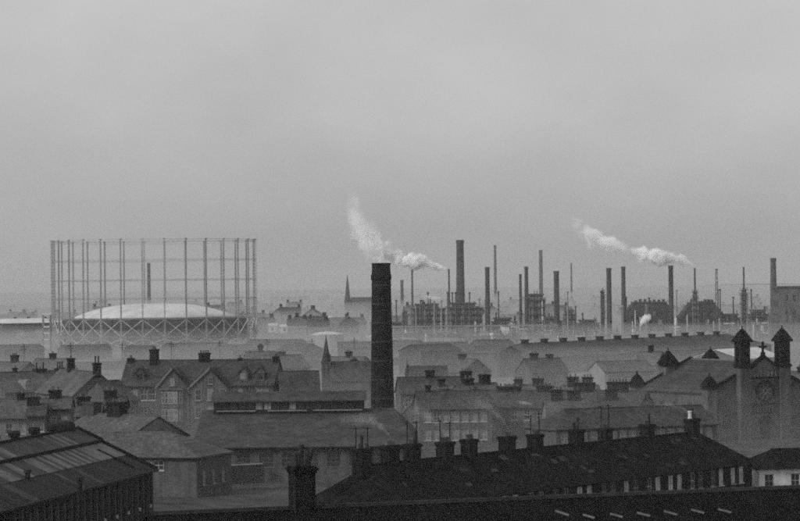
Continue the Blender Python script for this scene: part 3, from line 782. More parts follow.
# yard buildings in front: dark stacks and returns
for i, (px, py, wpx, hgt, nm) in enumerate(((90, 405, 24, 7.9, 'dark rendered return with a broad chimney head'), (61, 398, 22, 8.0, 'square dark return with a lean-to roof'), (116, 398, 22, 7.6, 'tall blind return with twin flues'), (38, 405, 18, 7.2, 'narrow return with a crooked stack'))):
    dd = depth_for(px, py, hgt)
    a, b2 = P(px-wpx/2, py, dd), P(px+wpx/2, py, dd)
    building('back_return', nm+' behind the workshop shed', 'outbuilding', a, b2, hgt, hgt-1.3, 5, wmat=BRICK if i in (0, 2) else STONE, rmat=SLATE_PALE if i < 2 else SLATE, front=win_row(2, -.7, .7, hgt-3.4, .7, 1.1, None, .6),
             stacks=[dict(px=px-wpx*.25, py=py, wx=1.6, wy=.9, h=1.1, pots=2)])
building('slated_row', 'lower slated row half hidden behind the shed ventilators', 'house row', at_height(-10, 400, 7.2), at_height(52, 399, 7.2), 7.2, 4.8, 8, wmat=STONE_PALE, rmat=SLATE_PALE,
         front=win_row(5, -3.5, 3.5, 2.6, .9, 1.4, None, .5), stacks=[dict(px=21, py=398, wx=1.0, wy=.8, h=.9, pots=2)])

# ================================================================== MIDDLE GROUND, CENTRE AND RIGHT
# chapel with the near dark spire
def spire(name, label, px, y_tip, y_eave, d, wpx, gable_px=None, m=None, body=(9, 6, 5, 8)):
    m = m or STONE
    tip = P(px, y_tip, d); hs = height(px, y_eave, d); wd = wpx*d/F
    th = thing(name, label, 'church', (tip.x, d, 0))
    tw = obj('tower', MB().cbox(0,0,0,wd,wd,hs), m, th)
    obj('cornice', MB().cbox(0,0,hs-.2,wd+.3,wd+.3,.25), m, tw)
    for s in (-1, 1): obj('louvre', MB().box(s*wd*.22-wd*.1, s*wd*.22+wd*.1, -wd/2-.05, -wd/2-.004, hs-2.4, hs-.7), WOOD_DARK, tw)
    sp = obj('spire', MB().lathe([(wd*.56,hs+.05),(wd*.5,hs+.4),(wd*.06,tip.z-.6),(.05,tip.z)], 8, rot=R(22.5)), SLATE, th)
    for s in (-1, 1): obj('lucarne', MB().add([(s*.0-wd*.12,-wd*.52,hs+.5),(wd*.12,-wd*.52,hs+.5),(0,-wd*.5,hs+1.5),(0,-wd*.2,hs+1.4)], [(0,1,2),(0,2,3),(1,3,2),(0,3,1)]), m, sp, (0,0,0), 0 if s < 0 else R(90))
    bl, bw_, be, br = body
    b = MB(); b.box(wd/2-.01, wd/2+bl, -bw_/2, bw_/2, 0, be)
    obj('wall', b, m, th); obj('roof', MB().extrude_x([(-bw_/2-.3,be-.1),(bw_/2+.3,be-.1),(0,br)], wd/2-.1, wd/2+bl+.2), SLATE, th)
    return th
spire('spired_chapel', 'chapel with a short dark slated spire behind the works', 326, 335, 362, 560, 9, body=(9, 7, 5, 8.6))
spire('spired_church', 'distant church with a tall needle spire on the skyline', 347.3, 275, 301, 2100, 6.4, body=(24, 12, 9, 15))
spire('spired_hall', 'small gabled hall with a tiny lead flèche above the terrace smoke', 407, 358, 373, 560, 4.2, body=(7, 6, 5, 7.6))

random.seed(77)
# first row behind the black terrace
def mid_row(label, a, b, hr, he, W_, stacks, nwin, group=None, wm=None, rm=None, z=2.8, pn=.5, two=False, hip=(0,0)):
    A, B = at_height(a[0], a[1], hr), at_height(b[0], b[1], hr); l = (Vector(B[:2])-Vector(A[:2])).length
    fr = win_row(nwin, -l/2+1.2, l/2-1.2, z, 1.0, 1.5, None, pn)
    if two: fr += win_row(nwin, -l/2+1.2, l/2-1.2, z-2.6, 1.0, 1.5, None, pn)
    return building('house_row', label, 'house row', A, B, hr, he, W_, hip, wm or STONE, rm or SLATE, fr, group=group, stacks=stacks)
mid_row('slated row with bright sashes directly behind the black terrace', (540, 411), (700, 406), 7.0, 4.9, 8, [], 16, z=3.0, pn=.9, hip=(3.5, 0))
mid_row('short row with a lit gable end and paired sashes left of the smoke', (416, 392), (488, 391), 7.2, 4.9, 8, [dict(px=428, py=386, wx=.7, wy=.8, h=1.0, pots=1)], 7, z=3.0, pn=.8, two=True)
mid_row('long row with two very broad chimney heads near the church', (490, 391), (646, 391.5), 6.8, 4.6, 8,
        [dict(px=509, py=386, wx=3.4, wy=1.0, h=.7, pots=5), dict(px=545, py=386, wx=2.2, wy=1.0, h=.8), dict(px=584, py=386, wx=3.0, wy=1.0, h=1.3, pots=6), dict(px=618, py=386, wx=3.0, wy=1.0, h=1.4, pots=6)], 12, z=2.7)
mid_row('stone row with one square stack beside the great chimney', (398, 378), (470, 377), 7.6, 5.2, 8, [dict(px=430, py=378, wx=1.4, wy=.9, h=1.2, pots=2), dict(px=466, py=378, wx=1.8, wy=.9, h=1.0, pots=4)], 7, z=3.0)
mid_row('row of pale rear elevations standing left of the corner turret', (596, 362), (646, 361), 7.4, 5.6, 8, [], 12, z=3.4, pn=1, wm=HARL_GREY, rm=SLATE_PALE)
mid_row('stone row between the tenement and the short dark spire', (279, 372), (318, 371.5), 9.0, 6.0, 8, [], 4, z=3.5)
# rows further out fading in the haze
G = 'rows of houses fading in the haze beyond the terraces'
FAR_N = {}
def far_row(px0, px1, py, hr, stacks_n, where='in the haze behind the black terrace'):
    A, B = at_height(px0, py, hr), at_height(px1, py - random.uniform(-.6, 1.6), hr)
    l = (Vector(B[:2])-Vector(A[:2])).length
    fr = win_row(max(2, int(l/3.2)), -l/2+1.5, l/2-1.5, hr-4.3, 1.1, 1.6, None, .5)
    fr = [f[:5]+(STEEL, (0, 1)) for f in fr]
    wm_ = random.choice([STONE, STONE, STONE_PALE, BRICK]); rm_ = random.choice([SLATE, SLATE_PALE])
    lab = '%s %s house row, %s-slated with %s, %s' % ('short' if l < 9 else 'long' if l > 14 else 'mid-length', {'dark brick': 'brick', 'grey stone': 'pale stone'}.get(wm_.name, 'sooty stone'), 'dark' if rm_ is SLATE else 'grey',
           {1: 'one stack', 2: 'two stacks', 3: 'three stacks'}.get(stacks_n, 'several stacks'), where)
    return building('house_row', lab, 'house row', A, B, hr, hr-2.6, 8, (0,0), wm_, rm_, fr,
             group=G, stacks=[dict(x=-l/2+.5+(l-1)*(i+.5)/stacks_n, wx=random.uniform(.9,1.8), wy=.9, h=random.uniform(.9,1.5), pots=random.randint(0,3)) for i in range(stacks_n)], gutter=False)
for py, hr, pr in ((399, 6.4, .75), (385, 6.8, .8), (376, 7.0, .35), (366, 7.2, .22), (358, 7.4, .22)):
    x = 412 + random.uniform(0, 20)
    while x < 600:
        w_ = random.uniform(18, 46)
        if random.random() < pr: far_row(x, min(x+w_, 640), py+random.uniform(-1.5,1.5), hr+random.uniform(-.5,.5), max(1, int(w_/16)))
        x += w_+random.uniform(2, 16)
for x0, x1, py, wh_ in ((262, 300, 356, 'behind the tenement ridge'), (340, 368, 366, 'right of the short dark spire'), (332, 366, 357, 'beyond the short dark spire'), (0, 30, 362, 'behind the arched dormer'), (36, 70, 359, 'behind the gabled house'),
                        (246, 275, 352, 'under the gasholder'), (640, 662, 352, 'between depot and church'), (720, 732, 372, 'behind the church gable'), (788, 815, 372, 'right of the church turrets'), (744, 756, 377, 'between the church turrets')):
    far_row(x0, x1, py, 7.6, 1, wh_)

# long dark depot before the gasworks
lA, lB = at_height(520, 344, 7.4), at_height(728, 334.5, 7.4)
dl = (Vector(lB[:2])-Vector(lA[:2])).length
dep = building('depot', 'very long low depot with a dark hipped roof before the gasworks', 'depot', lA, lB, 7.4, 4.2, 22, (9, 6), BRICK, SHEET, ext=(9, 6), gutter=False,
         front=[(-dl/2+4+i*5.2, 1.2, 2.2, 2.0, GLASS, STEEL, (1,1)) for i in range(int(dl/5.2))])
for i in range(12): obj('ridge_ventilator', MB().cbox(-dl/2+4+i*dl/12, 0, 7.2, 2.0, 1.2, 1.1).cbox(-dl/2+4+i*dl/12, 0, 8.3, 2.3, 1.6, .2), SHEET_DARK, dep)
building('pale_roofed_shed', 'low shed with a bright pale roof between depot and church turret', 'shed', at_height(716, 350, 5.5), at_height(757, 347.5, 5.5), 5.5, 3.2, 14, wmat=STONE, rmat=PALE_METAL, gutter=False,
         front=win_row(4, -4, 4, 1.2, 1.5, 1.2, STEEL, .3))
# warehouse far left with a pale roof
wA_, wB_ = at_height(-14, 319.5, 9.0), at_height(44, 318.5, 9.0)
wh = building('warehouse', 'broad warehouse with a pale roof strip and white doors left of the gasholder', 'warehouse', wA_, wB_, 9.0, 7.2, 30, wmat=BRICK, rmat=PALE_METAL, gutter=False, oh=.6)
wl_ = (Vector(wB_[:2])-Vector(wA_[:2])).length
for xx in (-6.5, 4.0, 11): obj('door', MB().box(xx-2.2, xx+2.2, -15.12, -15.004, 0, 4.2), HARL_GREY, wh)
ft = thing('filter_tower', 'stepped pale frame tower at the end of the warehouse', 'tower', (P(47, 330, 1080).x, 1080, 0))
for i in range(6): obj('deck', MB().cbox(0,0,i*2.3+2.0,3.0,3.0,.5), PALE_METAL, ft)
for sx in (-1.3,1.3):
    for sy in (-1.3,1.3): obj('leg', MB().bar((sx,sy,0),(sx,sy,13.4),.4), STEEL, ft)

# ================================================================== GASHOLDER
def gasholder():
    D = 1190.0; cpx = 154.3
    c = P(cpx, 300, D); RAD = 102/F*D
    g = thing('gasholder', 'huge gasholder guide frame of tall columns around a pale domed bell', 'gasholder', (c.x, D, 0))
    rows = [345.5, 335, 317, 298, 279.5, 260, 240.5]
    zs = [0.0] + [height(cpx, y, D) for y in rows[1:]]
    N = 30; off = R(-90-1.7)
    H = zs[-1]
    cm = MB()
    w_ = .36
    for sx in (-1,1):
        for sy in (-1,1): cm.cbox(sx*w_/2, sy*w_/2, 0, .13, .13, H)
    z = 0; k = 0
    while z < H-1.2:
        for s in (-1,1):
            a, b = (-w_/2, w_/2) if k % 2 else (w_/2, -w_/2)
            cm.bar((a, s*w_/2, z), (b, s*w_/2, z+1.2), .09); cm.bar((s*w_/2, a, z), (s*w_/2, b, z+1.2), .09)
        z += 1.2; k += 1
    cm.cbox(0,0,0,.9,.9,1.2); cm.cbox(0,0,H,1.0,1.0,.25)
    low = MB().cbox(0,0,1.2,.5,.5,zs[2]-1.2)
    GS = mat('pale frame paint', .30, .7, 'plain', .2, .3)
    cme = cm.mesh('column', GS)
    pts = []
    for i in range(N):
        a = off+2*math.pi*i/N; p = (RAD*math.cos(a), RAD*math.sin(a)); pts.append((p, a))
        obj('column', cme, None, g, (p[0], p[1], 0), a)
    # girders: each tier a lattice ring, one piece for each bay
    bl = 2*RAD*math.sin(math.pi/N)
    def gird(depth, lace):
        q = MB(); h = bl/2-.32
        q.bar((-h,0,0),(h,0,0),.085).bar((-h,0,-depth),(h,0,-depth),.085)
        n = 7
        for k in range(n):
            x0, x1 = -h+2*h*k/n, -h+2*h*(k+1)/n
            q.bar((x0,0,-depth if k % 2 else 0),(x1,0,0 if k % 2 else -depth),.06)
        return q.mesh('girder', GS)
    gm = gird(.5, 1); gt = gird(.9, 1)
    def xb(dz):
        q = MB(); h = bl/2-.4; q.bar((-h,0,.2),(h,0,dz-.9),.20); q.bar((-h,.2,dz-.9),(h,.2,.2),.20); return q.mesh('brace', mat('pale brace paint', .5, .7, 'plain', .2, .3))
    bm1, bm2 = xb(zs[2]-zs[1]), xb(zs[1])
    for i in range(N):
        a = off+2*math.pi*(i+.5)/N; rr = RAD*math.cos(math.pi/N)
        for j, z in enumerate(zs[1:]):
            obj('girder', gt if j in (5,) else gm, None, g, (rr*math.cos(a), rr*math.sin(a), z), a+R(90))
        obj('brace', bm1, None, g, (rr*math.cos(a), rr*math.sin(a), zs[1]), a+R(90))
        obj('brace', bm2, None, g, (rr*math.cos(a), rr*math.sin(a), 0), a+R(90))
    rb = 92/F*D; rc = 79/F*D; zt = zs[2]-.3
    q = MB().lathe([(rb+1.2,0),(rb+1.2,4.0),(rb+.4,4.05),(rb,4.1),(rb,zt-.4),(rb-.6,zt)], 72)
    obj('outer_lift', q, STEEL_DARK, g)
    crown_h = height(cpx, 303.5, D)-zt
    prof = [(rc+.4, zt), (rc+.4, zt+.5)]
    for k in range(1, 13):
        t = k/12; prof.append((rc*(1-t)+.01, zt+.5+(crown_h-.5)*(1-(1-t)**2.8)))
    obj('crown', MB().lathe(prof, 72), CROWN, g, smooth=True)
gasholder()
def oil_tank(px0, px1, y0, y1, d, label):
    a, b = P(px0, y0, d), P(px1, y0, d); r = (b.x-a.x)/2; h = P(px0, y1, d).z
    t = thing('storage_tank', label, 'tank', ((a.x+b.x)/2, d, 0))
    obj('shell', MB().lathe([(r,0),(r,h)], 40), mat('grey tank paint', .3, .6, 'plain', .2, .2), t)
    obj('tank_roof', MB().lathe([(r*1.01,h+.004),(r*1.01,h+.25),(r*.5,h+r*.16),(.1,h+r*.22)], 40), PALE_METAL, t)
    rail = MB()
    for k in range(20):
        aa = 2*math.pi*k/20; a2 = 2*math.pi*(k+1)/20
        rail.bar((r*math.cos(aa), r*math.sin(aa), h+.25),(r*math.cos(aa), r*math.sin(aa), h+1.2),.08)
        rail.bar((r*math.cos(aa), r*math.sin(aa), h+1.2),(r*math.cos(a2), r*math.sin(a2), h+1.2),.08)
    obj('railing', rail, STEEL, t)
oil_tank(311, 344, 346, 335, 1080, 'squat pale storage tank with a shallow cone roof behind the short spire')
oil_tank(366, 384, 346, 337, 1120, 'small pale tank half hidden by the great brick chimney')

# ================================================================== GASWORKS
GD = 1290
def gstack(label, px, y, d, wpx0, wpx1, px_b=None, m=None, cap=0, group=None, bands=2, name='plant_chimney', sq=False):
    return chimney(name, label, px, y, px_b if px_b else px+1.0, d, wpx0*d/F, wpx1*d/F, cap, m or BRICK, group=group, n=16, bands=bands, square=sq, ladder=False)
gstack('tall tapering brick chimney with a flared cap behind the retort houses', 459.5, 240, 1400, 7.2, 9.4, 461, cap=1, bands=3)
GT = 'plain steel and brick chimneys along the gasworks'
gstack('needle-thin steel stack beside the left retort house', 411.8, 270, 1270, 1.7, 2.2, m=STEEL_DARK)
gstack('needle-thin steel stack trailing a long steam plume', 448.6, 269, 1270, 1.7, 2.2, m=STEEL_DARK)
gstack('pipe-sided chimney right of the retort houses', 487, 267, 1260, 4.4, 5.0, 488)
gstack('shorter slim chimney of the touching pair', 520.2, 274, 1300, 2.6, 3.2, 521)
gstack('taller slim chimney of the touching pair', 525, 266.5, 1270, 3.6, 4.6, 527)
gstack('plain thick chimney standing alone before the depot roof', 556, 271, 1260, 5.2, 5.8, 557)
gstack('chimney hung with pipe platforms at its side', 606.8, 268, 1240, 4.8, 5.4, 609.5)
gstack('chimney rising at the left end of the dark boiler block', 623.2, 266.5, 1280, 4.0, 4.8, 624)
gstack('chimney rising at the right end of the dark boiler block', 670.3, 265.5, 1240, 4.6, 5.2, 671.5)
gstack('stout brick chimney beside the flat-roofed power house', 771.8, 258, 1150, 5.4, 8.2, 774, m=STONE, cap=0, bands=4)
gstack('faint distant chimney behind the gasholder columns', 148.5, 263, 2600, 3.2, 3.8)
gstack('faint distant chimney left of the thin steel stacks', 401.5, 280, 2300, 3.0, 3.6)
gstack('faint tall chimney in the haze between the pair and the brick chimney', 495, 245, 3000, 2.4, 3.2)
gstack('faint tall chimney in the haze right of the touching pair', 540.6, 250, 2900, 3.4, 4.2)
gstack('faint slim chimney far off in the haze before the depot', 571, 263, 3300, 1.6, 2.0)

# platforms on the pipe-hung chimney, and tall process towers
def process_tower(label, px, y_top, y_wide, d, w_thin, w_wide, y_base=334, decks=5):
    p = P(px, y_wide, d); zt = height(px, y_top, d); zw = p.z
    th = thing('process_tower', label, 'tower', (P(px, 325, d).x, d, 0)); rt, rw = w_thin*d/F/2, w_wide*d/F/2
    obj('column', MB().lathe([(rw*.62,0),(rw*.62,zw),(rt*1.1,zw+1.0),(rt,zw+1.2),(rt,zt)], 12), STEEL_DARK, th)
    for i in range(decks):
        z = zw*(.35+.65*(i+1)/decks)-.3
        dk = obj('platform', MB().lathe([(rw*.6,z),(rw*1.15,z),(rw*1.15,z+.2),(rw*.6,z+.2)], 12), STEEL_DARK, th)
        q = MB()
        for k in range(8):
            a, a2 = 2*math.pi*k/8, 2*math.pi*(k+1)/8
            q.bar((rw*1.1*math.cos(a), rw*1.1*math.sin(a), z+.2),(rw*1.1*math.cos(a), rw*1.1*math.sin(a), z+1.2),.1)
            q.bar((rw*1.1*math.cos(a), rw*1.1*math.sin(a), z+1.2),(rw*1.1*math.cos(a2), rw*1.1*math.sin(a2), z+1.2),.1)
        obj('railing', q, STEEL, dk)
    for s in (-1, 1): obj('pipe', MB().bar((s*rw*.8,-rw*.5,0),(s*rw*.8,-rw*.5,zw*.95),.28), STEEL, th)
    return th
process_tower('thin-stacked process tower steaming to the left', 695.3, 268, 292, 1230, 1.9, 6.5)
process_tower('thin-topped process tower ringed with platforms beside the church turret', 744.2, 267, 290, 1180, 1.8, 7.5, decks=7)
process_tower('pipe tower clinging to the platform-hung chimney', 603, 288, 292, 1225, 1.2, 4.5, decks=6)
process_tower('slim ringed tower between the great chimney and retort house', 404, 306, 312, 1230, 1.4, 4.0, decks=4)
def lattice_mast(label, px, y_top, d, wpx):
    z = height(px, y_top, d); th = thing('lattice_mast', label, 'mast', (P(px, 320, d).x, d, 0)); w0 = wpx*d/F
    q = MB(); n = int(z/2.2)
    def hw(t): return w0/2*(1-.55*t)
    for sx in (-1,1):
        for sy in (-1,1): obj('leg', MB().bar((sx*w0/2, sy*w0/2, 0), (sx*hw(1), sy*hw(1), z), .22), STEEL_DARK, th)
    for i in range(n):
        t0, t1 = i/n, (i+1)/n; a, b = hw(t0), hw(t1); k = 1 if i % 2 else -1
        for s in (-1,1): q.bar((-k*a, s*a, z*t0), (k*b, s*b, z*t1), .14); q.bar((s*a, -k*a, z*t0), (s*b, k*b, z*t1), .14)
    obj('lacing', q, STEEL_DARK, th)
    obj('lamp_head', MB().cbox(0,0,z,1.2,1.2,.5), STEEL_DARK, th)
lattice_mast('thin lattice mast behind the right boiler block', 717, 270, 1330, 3.4)

def retort_house(label, px0, px1, y_top, lip0, lip1, d, nbay, seed):
    random.seed(seed)
    a, b = P(px0, y_top, d), P(px1, y_top, d); z = a.z; cx = (a.x+b.x)/2; w_ = b.x-a.x; dp = 14
    th = thing('retort_house', label, 'plant building', (cx, d+dp/2, 0))
    obj('wall', MB().box(-w_/2, w_/2, -dp/2, dp/2, 0, z-1.0), PLANT, th)
    l0, l1 = P(lip0, y_top, d).x-cx, P(lip1, y_top, d).x-cx
    obj('roof_house', MB().box(l0, l1, -dp/2+1, dp/2-1, z-.996, z+.2).box(l0-.5, l1+.5, -dp/2+.5, dp/2-.5, z+.2, z+.9), STEEL_DARK, th)
    for i in range(nbay+1):
        x = -w_/2+w_*i/nbay
        obj('stanchion', MB().cbox(x, -dp/2-.45, 0, .4, .5, z-.5), STEEL, th)
    for k, zz in enumerate([z*.18, z*.36, z*.54, z*.72, z*.9]):
        fl = obj('gallery', MB().box(-w_/2-.6, w_/2+.6, -dp/2-1.6, -dp/2-.004, zz, zz+.25), STEEL_DARK, th)
        q = MB(); q.bar((-w_/2-.6,-dp/2-1.55,zz+1.2),(w_/2+.6,-dp/2-1.55,zz+1.2),.1)
        obj('railing', q, STEEL, fl)
    for i in range(nbay*5):
        x = random.uniform(-w_/2, w_/2); r = random.random()
        i0 = random.randint(0,3); zz = z*(.18+.18*i0)+.3; hh = z*.14
        if r < .5: obj('louvre_panel', MB().box(x-.7, x+.7, -dp/2-.12, -dp/2-.004, zz, zz+hh), random.choice([STEEL_DARK, GLASS, STEEL]), th)
        else: obj('pipe', MB().bar((x,-dp/2-.9,z*.05),(x,-dp/2-.9,z*random.uniform(.4,.95)),random.uniform(.25,.5)), random.choice([STEEL, STEEL_DARK, PALE_METAL]), th)
    for i in range(4):
        x = random.uniform(-w_/2, w_/2); obj('vent_pipe', MB().bar((x,0,z-1),(x,0,z+random.uniform(.8,2.4)),.35), STEEL_DARK, th)
    return th
retort_house('left retort house, a grey galleried plant block with a dark roof lip', 413, 445, 306, 416, 438, 1270, 5, 3)
retort_house('right retort house, a grey galleried plant block before the brick chimney', 449, 482, 305, 452, 475, 1270, 5, 4)
retort_house('narrow framed plant block beside the plain thick chimney', 527, 545, 296, 530, 543, 1285, 3, 6)
retort_house('small framed coal hoist between two chimneys', 565, 575, 312, 567, 573, 1250, 2, 8)

retort_house('low framed condenser block right of the thick chimney', 544, 562, 319, 547, 559, 1265, 3, 12)
retort_house('low framed purifier block left of the platform-hung chimney', 578, 599, 322, 581, 595, 1270, 4, 13)
retort_house('low framed block at the foot of the lattice mast', 724, 741, 316, 727, 738, 1260, 3, 14)
retort_house('low framed block left of the stout brick chimney', 751, 768, 312, 754, 765, 1240, 3, 15)
retort_house('low framed block showing beside the great brick chimney', 388, 410, 324, 391, 405, 1265, 4, 16)
retort_house('low framed washer block between retort house and touching pair', 492, 516, 320, 495, 511, 1290, 4, 17)

def boiler_block(label, px0, px1, y_top, cham, d, seed):
    random.seed(seed)
    a, b = P(px0, y_top, d), P(px1, y_top, d); z = a.z; cx = (a.x+b.x)/2; w_ = b.x-a.x; dp = 16; c0, c1 = cham
    th = thing('boiler_block', label, 'plant building', (cx, d+dp/2, 0))
    sec = [(-w_/2,0),(w_/2,0),(w_/2,z-c1*1.2),(w_/2-c1,z),(-w_/2+c0,z),(-w_/2,z-c0*1.2)]
    obj('wall', MB().extrude_y(sec, -dp/2, dp/2), mat('dark plant cladding', .05, .85, 'sheet', .4, .3), th)
    obj('roof_lip', MB().box(-w_/2+c0-.2, w_/2-c1+.2, -dp/2-.3, dp/2+.3, z+.004, z+.6), STEEL_DARK, th)
    n = int(w_/2.4)
    for i in range(n):
        obj('roof_vent', MB().cbox(-w_/2+c0+(w_-c0-c1)*(i+.5)/n, -dp/4, z+.6, 1.2, 1.2, random.uniform(.5,1.4)), STEEL_DARK, th)
    for i in range(n):
        for j in range(3):
            if random.random() < .7:
                x = -w_/2+w_*(i+.5)/n; obj('louvre_panel', MB().box(x-.8, x+.8, -dp/2-.1, -dp/2-.004, z*(.12+.25*j), z*(.12+.25*j)+1.8), random.choice([STEEL_DARK, GLASS, STEEL, PLANT]), th)
    for i in range(5):
        x = random.uniform(-w_/2, w_/2); obj('pipe', MB().bar((x,-dp/2-.7,0),(x,-dp/2-.7,z*random.uniform(.3,.8)),.4), random.choice([STEEL, PALE_METAL]), th)
    obj('loading_dock', MB().box(-w_/2+2, w_/2-1, -dp/2-3, -dp/2-.004, 0, 2.2), HARL_GREY, th)
    return th
boiler_block('dark boiler block between its two flanking chimneys', 627, 669, 303.5, (3, 1), 1270, 1)
boiler_block('dark boiler block with a chamfered left shoulder under the steaming stack', 680, 722, 304, (4.5, 3), 1250, 2)
pA, pB = P(779, 288, 1130), P(822, 287, 1130)
ph = thing('power_house', 'tall flat-roofed power house at the edge of the gasworks', 'plant building', ((pA.x+pB.x)/2, 1140, 0)); w_ = pB.x-pA.x
obj('wall', MB().wall((-w_/2,-10), 0, w_, 0, pA.z, [(2.2+i*2.9, 3.6+i*2.9, z, z+2.6) for i in range(4) for z in (9.0, 15.0)], .3).wall((w_/2,-10), R(90), 20, 0, pA.z).wall((w_/2,10), R(180), w_, 0, pA.z).wall((-w_/2,10), R(270), 20, 0, pA.z), PLANT, ph)
obj('roof', MB().box(-w_/2-.4, w_/2+.4, -10.4, 10.4, pA.z+.004, pA.z+.7), STEEL_DARK, ph)
for i in range(4):
    for z in (9.0, 15.0): window(ph, -w_/2+2.9+i*2.9, -10, z, 1.4, 2.6, 0, STEEL, PALE_METAL if (i, z) == (2, 9.0) else GLASS, rev=.3)
obj('annex', MB().box(-w_/2-4, w_/2, -17, -10.01, 0, pA.z*.5), PLANT, ph)

# vessels, huts and pipe posts at the foot of the works
random.seed(99)
GV = 'upright vessels along the foot of the gasworks'
vkeys = [(406,330,2.4,'p'),(426,334,2.0,'p'),(436,338,1.6,'d'),(455,332,2.2,'p'),(466,330,1.6,'d'),(475,336,1.8,'p'),(492,333,4.2,'p'),(499.5,331,4.4,'d'),(505.5,334,3.4,'p'),(513,338,3,'d'),(526,337,2.6,'p'),(531,330,1.8,'d'),
         (549,336,2,'d'),(558,336,1.8,'p'),(581,336,2.4,'p'),(590,334,1.6,'d'),(596,330,2,'d'),(612,334,2.4,'p'),(617,329,1.8,'d'),(633,329,2.2,'p'),(676,318,2.6,'p'),(727,320,2.2,'d'),(733,316,1.8,'d'),(752,312,2.4,'d'),(757,318,1.8,'p'),(762,316,2.6,'d'),(395,338,2,'p'),(388,340,2.4,'d'),(418,331,1.4,'d'),(443,336,2.0,'p'),(484,333,2.0,'d')]
for px, y, wpx, k in vkeys:
    d = random.uniform(1180, 1235); r = wpx*d/F/2; z = height(px, y, d)
    v = thing('process_vessel', '%s %s upright process vessel %s' % ('slim' if wpx < 2.1 else 'stout' if wpx > 3 else 'plain', 'pale' if k == 'p' else 'dark',
        'beside the great brick chimney' if px < 400 else 'at the foot of the left retort house' if px < 447 else 'at the foot of the right retort house' if px < 486 else 'right of the retort houses in ragged steam' if px < 516 else
        'beside the touching chimney pair' if px < 540 else 'before the plain thick chimney' if px < 570 else 'left of the platform-hung chimney' if px < 605 else 'right of the platform-hung chimney' if px < 625 else 'before the dark boiler blocks' if px < 700 else 'between the boiler block and the power house'), 'vessel', (P(px, 340, d).x, d, 0), 0, GV)
    mm = PALE_METAL if k == 'p' else STEEL_DARK
    obj('shell', MB().lathe([(r,0),(r,z-r*.6),(r*.8,z-r*.2),(r*.3,z)], 14), mm, v)
    obj('ring', MB().lathe([(r*1.01,z*.6),(r*1.2,z*.6),(r*1.2,z*.6+.25),(r*1.01,z*.6+.25)], 14), STEEL, v)
    obj('outlet_pipe', MB().bar((r*.2,0,z-.1),(r*.2,0,z+1.2),.25), STEEL, v)
GH = 'small huts along the foot of the gasworks'
for i, px in enumerate([390, 398, 410, 421, 431, 440, 452, 461, 470, 478, 486, 497, 505, 515]):
    d = random.uniform(1120, 1165); w_ = random.uniform(2, 4.5); h_ = random.uniform(2, 3.4)
    A = P(px, 346, d)
    building('yard_hut', '%s yard hut %s' % ('tiny grey-walled' if w_ < 3 else 'long grey-walled', 'beside the great brick chimney' if px < 405 else 'under the left retort house' if px < 447 else 'under the right retort house' if px < 483 else 'below the ragged steam'), 'hut', (A.x-w_/2, d), (A.x+w_/2, d+random.uniform(-.5,.5)), h_+1, h_, 3, wmat=random.choice([HARL_GREY, STONE_PALE, HARL_GREY]), rmat=SHEET, ridge=False, gutter=False, group=GH,
             front=[(0, 1, .9, .9, GLASS, STEEL, (0,1))])
# pipe bridge on trestles along the works
pb = thing('pipe_bridge', 'long pipe bridge on trestles linking the retort houses', 'pipe bridge', (P(450, 340, 1175).x, 1175, 0))
for i in range(13):
    x = -26+i*5.5
    obj('trestle', MB().bar((x-.6,0,0),(x,0,6.2),.25).bar((x+.6,0,0),(x,0,6.2),.25).bar((x,-1,6.2),(x,1,6.2),.3), STEEL, pb)
for y in (-.7, 0, .7): obj('pipe', MB().bar((-28,y,6.6),(42,y,6.6),.45), PALE_METAL if y == 0 else STEEL, pb)

# pipe racks and thin vents crowding the works
random.seed(404)
def pipe_rack(label, px0, px1, y_top, d):
    a, b = P(px0, y_top, d), P(px1, y_top, d); w_ = b.x-a.x; z = a.z
    th = thing('pipe_rack', label, 'pipe rack', ((a.x+b.x)/2, d, 0)); n = max(2, int(w_/2.6))
    for i in range(n+1):
        x = -w_/2+w_*i/n; hh = z*random.uniform(.75, 1.1)
        obj('post', MB().bar((x,-.8,0),(x,-.8,hh),.22).bar((x,.8,0),(x,.8,hh),.22).bar((x,-.8,hh-.2),(x,.8,hh-.2),.2), random.choice([STEEL, STEEL_DARK]), th)
    for k in range(4):
        zz = z*(.25+.22*k); x0 = -w_/2+w_*random.uniform(0,.3); x1 = w_/2-w_*random.uniform(0,.3)
        obj('pipe', MB().bar((x0,random.uniform(-.6,.6),zz),(x1,random.uniform(-.6,.6),zz),random.uniform(.25,.5)), random.choice([STEEL, STEEL_DARK, PALE_METAL]), th)
    for k in range(n+1):
        x = random.uniform(-w_/2, w_/2); obj('riser', MB().bar((x,-1.1,0),(x,-1.1,z*random.uniform(.5,1.3)),random.uniform(.2,.42)), random.choice([STEEL, STEEL_DARK, PALE_METAL]), th)
    for k in range(2):
        x = random.uniform(-w_/2+1, w_/2-1); obj('drum', MB().lathe([(.2,z*.3),(.9,z*.3+.3),(.9,z*.55),(.2,z*.55+.4)], 10, cx=x, cy=0), random.choice([STEEL, PALE_METAL, STEEL_DARK]), th)
